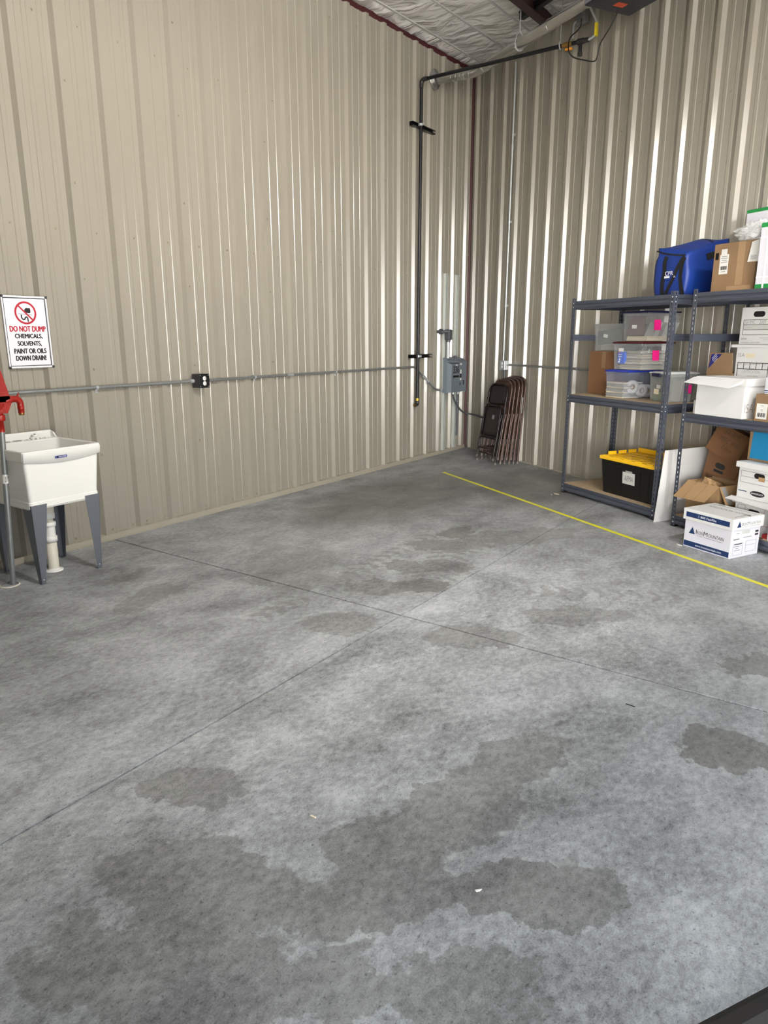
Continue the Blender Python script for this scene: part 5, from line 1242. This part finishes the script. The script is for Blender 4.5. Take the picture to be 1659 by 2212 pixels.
def bankers(label, s0, s1, d1, dep, z, h, upper):
    t, w_ = file_box(label, s0, s1, d1, dep, z, h, 'box_white', 'box_grey' if not upper else 'box_white', .042, .018)
    F = -dep/2-.0003
    if upper:
        hole(t, (0, F, h-.085), X, Z, .085, .036); patch(t, 'torn_patch', 'cardboard_light', (.02, F-.0004, h-.105), X, Z, .05, .03)
        frame_lines(t, 'printed_form', 'ink', (0, F, h-.105), X, Z, w_*.88, .085, .0018, (.5,))
        poly(t, 'logo_oval', 'black_print', (0, F-.0004, .048), X, Z, [(.06*math.cos(a)*(1 if abs(math.cos(a)) < .8 else .97), .020*math.sin(a)) for a in [2*math.pi*k/24 for k in range(24)]])
        text(t, 'BANKERS BOX', 'sign_white', (0, F-.001, .048), X, Z, .096, .012, thin=.01)
        patch(t, 'logo_stripe', 'navy_print', (-w_*.36, F, .052), X, Z, w_*.2, .006); patch(t, 'logo_stripe', 'navy_print', (w_*.36, F, .052), X, Z, w_*.2, .006)
        patch(t, 'print_mark', 'royal_print', (.13, F, h-.09), X, Z, .03, .008)
    else:
        hole(t, (-.015, F, h-.090), X, Z, .095, .038)
        frame_lines(t, 'printed_form', 'ink', (-.12, F, h-.085), X, Z, .065, .065, .0018); frame_lines(t, 'printed_form', 'red_ink', (.11, F, h-.11), X, Z, .085, .12, .0018)
        MB().hexa([(-w_/2-.055, -dep/2-.05, h-.022), (w_/2+.02, -dep/2-.055, h-.040), (w_/2+.02, -dep/2-.051, h-.036), (-w_/2-.055, -dep/2-.046, h-.018), (-w_/2-.03, -dep/2-.015, h+.0), (w_/2+.02, -dep/2-.015, h+.0), (w_/2+.02, -dep/2-.012, h+.003), (-w_/2-.03, -dep/2-.012, h+.003)]).build('bent_lid_flap', 'box_grey', t)
bankers('white bankers box with a bent lid flap, lower of the stacked pair', 4.885, 5.235, .585, .36, zB, .255, False)
bankers('white bankers box with black oval logo, stacked under the blue-printed box', 4.895, 5.235, .600, .38, zB+.257, .262, True)
t, w_ = carton('cardboard_box', 'brown box with blue print on top of the stacked bankers boxes', 4.872, 5.20, .505, .28, zB+.520, .232, 'cardboard')
F = -.1403; poly(t, 'blue_print_area', 'blue_print', (0, F, .115), X, Z, [(-.145, -.10), (.07, -.10), (.02, -.045), (.05, -.035), (.155, .0), (.155, .095), (-.135, .095)]); patch(t, 'packing_tape', 'tape_tan', (.12, F-.0006, .04), X, Z, .09, .08); patch(t, 'packing_tape', 'tape_tan', (.13, F-.0006, .17), X, Z, .06, .10)
t = thing('plastic_bag', 'white plastic bag hanging over the shelf edge beside the bankers boxes', 'bag', RP(5.315, .60, zB-.01), RZ)
MB().rbox(-.085, .10, -.085, .08, .012, .30, .035, seg=4, smooth=True).build('film', 'white_plastic', t)
papers('red-edged envelopes lying beside the bankers boxes at the shelf bottom', 'papers', 5.20, .575, zB, .07, .10, .045, 'red_ink', 4, name='envelope_stack')

# ---- box on the floor
def mountain_box():
    t = thing('file_box', 'white and navy records storage box with a mountain logo on the floor', 'box', RP(4.988, .822, 0), RZ+math.radians(3.2))
    w, dep, h = .382, .300, .285; F = -dep/2-.0003; E = w/2+.0003
    MB().rbox(-w/2, w/2, -dep/2, dep/2, 0, h-.01, .003).build('carton', 'box_cool', t)
    o = .013; FL = -dep/2-o-.0003; EL = w/2+o+.0003
    ld = MB().rbox(-w/2-o, w/2+o, -dep/2-o, dep/2+o, h-.082, h, .004).build('lid', 'box_white', t)
    patch(ld, 'navy_band', 'navy_print', (.0, FL, h-.040), X, Z, w*.93, .036); text(ld, '1 800 FastFile', 'sign_white', (.0, FL-.0008, h-.040), X, Z, .145, .016, thin=.012)
    patch(t, 'navy_band', 'navy_print', (0, F, .028), X, Z, w*.97, .038); text(t, 'www.ironmountain.com', 'sign_white', (.02, F-.0008, .028), X, Z, .215, .015, thin=.012)
    def logo(par, o_, r, u, k, mt='ink'):
        o_ = Vector(o_); r = Vector(r); u = Vector(u)
        poly(par, 'triangle_logo', 'navy_print', o_-r*(.128*k), r, u, [(-.025*k, -.022*k), (.025*k, -.022*k), (.003*k, .028*k)])
        text(par, 'I', mt, o_+r*(-.0915*k)+u*(.0*k), r, u, .0052*k, .030*k); text(par, 'RON', mt, o_+r*(-.062*k)+u*(-.003*k), r, u, .044*k, .024*k)
        text(par, 'M', mt, o_+r*(-.016*k)+u*(0*k), r, u, .031*k, .030*k); text(par, 'OUNTAIN', mt, o_+r*(.068*k)+u*(-.003*k), r, u, .120*k, .024*k)
        text(par, 'The Leader in Records & Information Management', mt, o_+r*(.02*k)+u*(-.026*k), r, u, .21*k, .009*k)
    logo(t, (.005, F, .128), X, Z, 1.02)
    logo(ld, (EL, .01, h-.042), Y, Z, .86, 'print_grey')
    hole(t, (E, .0, .178), Y, Z, .085, .024, 'paper_grey'); frame_lines(t, 'printed_form', 'print_grey', (E, -.07, .062), Y, Z, .10, .085, .0015, (.75,)); frame_lines(t, 'printed_form', 'print_grey', (E, .065, .07), Y, Z, .11, .08, .0015, (.6,))
    patch(t, 'print_line', 'ink', (E, -.07, .098), Y, Z, .08, .006); patch(t, 'print_line', 'print_grey', (E, -.095, .135), Y, Z, .06, .008); patch(t, 'print_line', 'print_grey', (E, .02, .140), Y, Z, .09, .004)
    for k in range(2): patch(t, 'barcode', 'ink', (E, .115, .170-.022*k), Y, Z, .034, .014)
    patch(t, 'print_line', 'print_grey', (E, -.085, .175), Y, Z, .035, .004)
    for k, ln in enumerate((.05, .035, .06)): patch(t, 'print_line', 'print_grey', (E, -.085+.004*k, .082-.014*k), Y, Z, ln, .004)
    H0 = h+.0002
    text(ld, 'IRON MOUNTAIN', 'print_grey', (0, .04, H0), -X, -Y, .30, .032); patch(ld, 'print_line', 'ink', (0, .115, H0), X, Y, w*.9, .003); patch(ld, 'print_line', 'ink', (-.12, .13, H0), X, Y, .05, .008)
    poly(ld, 'triangle_logo', 'print_grey', (.17, .04, H0), X, Y, [(-.02, -.018), (.025, -.018), (.0, .02)]); patch(ld, 'print_line', 'ink', (w/2-.03, -.04, H0), X, Y, .003, .12)
mountain_box()

# ================================================================== FLOOR: tape line and litter
t = thing('floor_tape', 'bright yellow tape line across the concrete floor', 'tape', RP(1.553, 1.197, 0), RZ)
MB().box(0, 5.95, -.019, .019, 0, .0007).build('strip', 'tape_floor', t)
def litter(label, s, d, pts, mat, z=.004, rz=0.0, cat='litter', name='paper_scrap'):
    t = thing(name, label, cat, RP(s, d, 0), RZ+rz); mb = MB()
    mb.prism(pts, lambda u, v, k: (u, v, k+.004*abs(u)/.03), 0, z); mb.build('scrap', mat, t)
litter('curled yellow leaf scrap on the floor near the shelving foot', 3.03, .755, [(-.035, 0), (-.015, .018), (.02, .014), (.038, -.004), (.005, -.006), (-.012, -.010)], 'cream_paper', .003, .2, name='leaf_scrap')
litter('tiny grey scrap on the floor beside the yellow leaf scrap', 3.02, .81, [(-.012, 0), (.0, .01), (.014, .002), (.002, -.008)], 'paper_grey')
litter('small white scrap on the floor beside the records storage box', 4.80, 1.015, [(-.025, .0), (.005, .014), (.028, .004), (.006, -.010)], 'paper')
litter('small pale wood chip lying on the open concrete floor', 6.553, 4.422, [(-.011, -.002), (.010, .0), (.011, .004), (-.009, .003)], 'cream_paper', .004, .5)
litter('small white plastic scrap lying on the darkest tyre stain', 7.032, 4.10, [(-.003, -.009), (.002, -.008), (.004, .002), (.001, .010), (-.001, .003)], 'paper')
litter('thin black twig lying on the open concrete floor', 6.431, 2.999, [(-.018, -.001), (.020, .002), (.021, .004), (-.015, .001)], 'black_print', .003, .3)
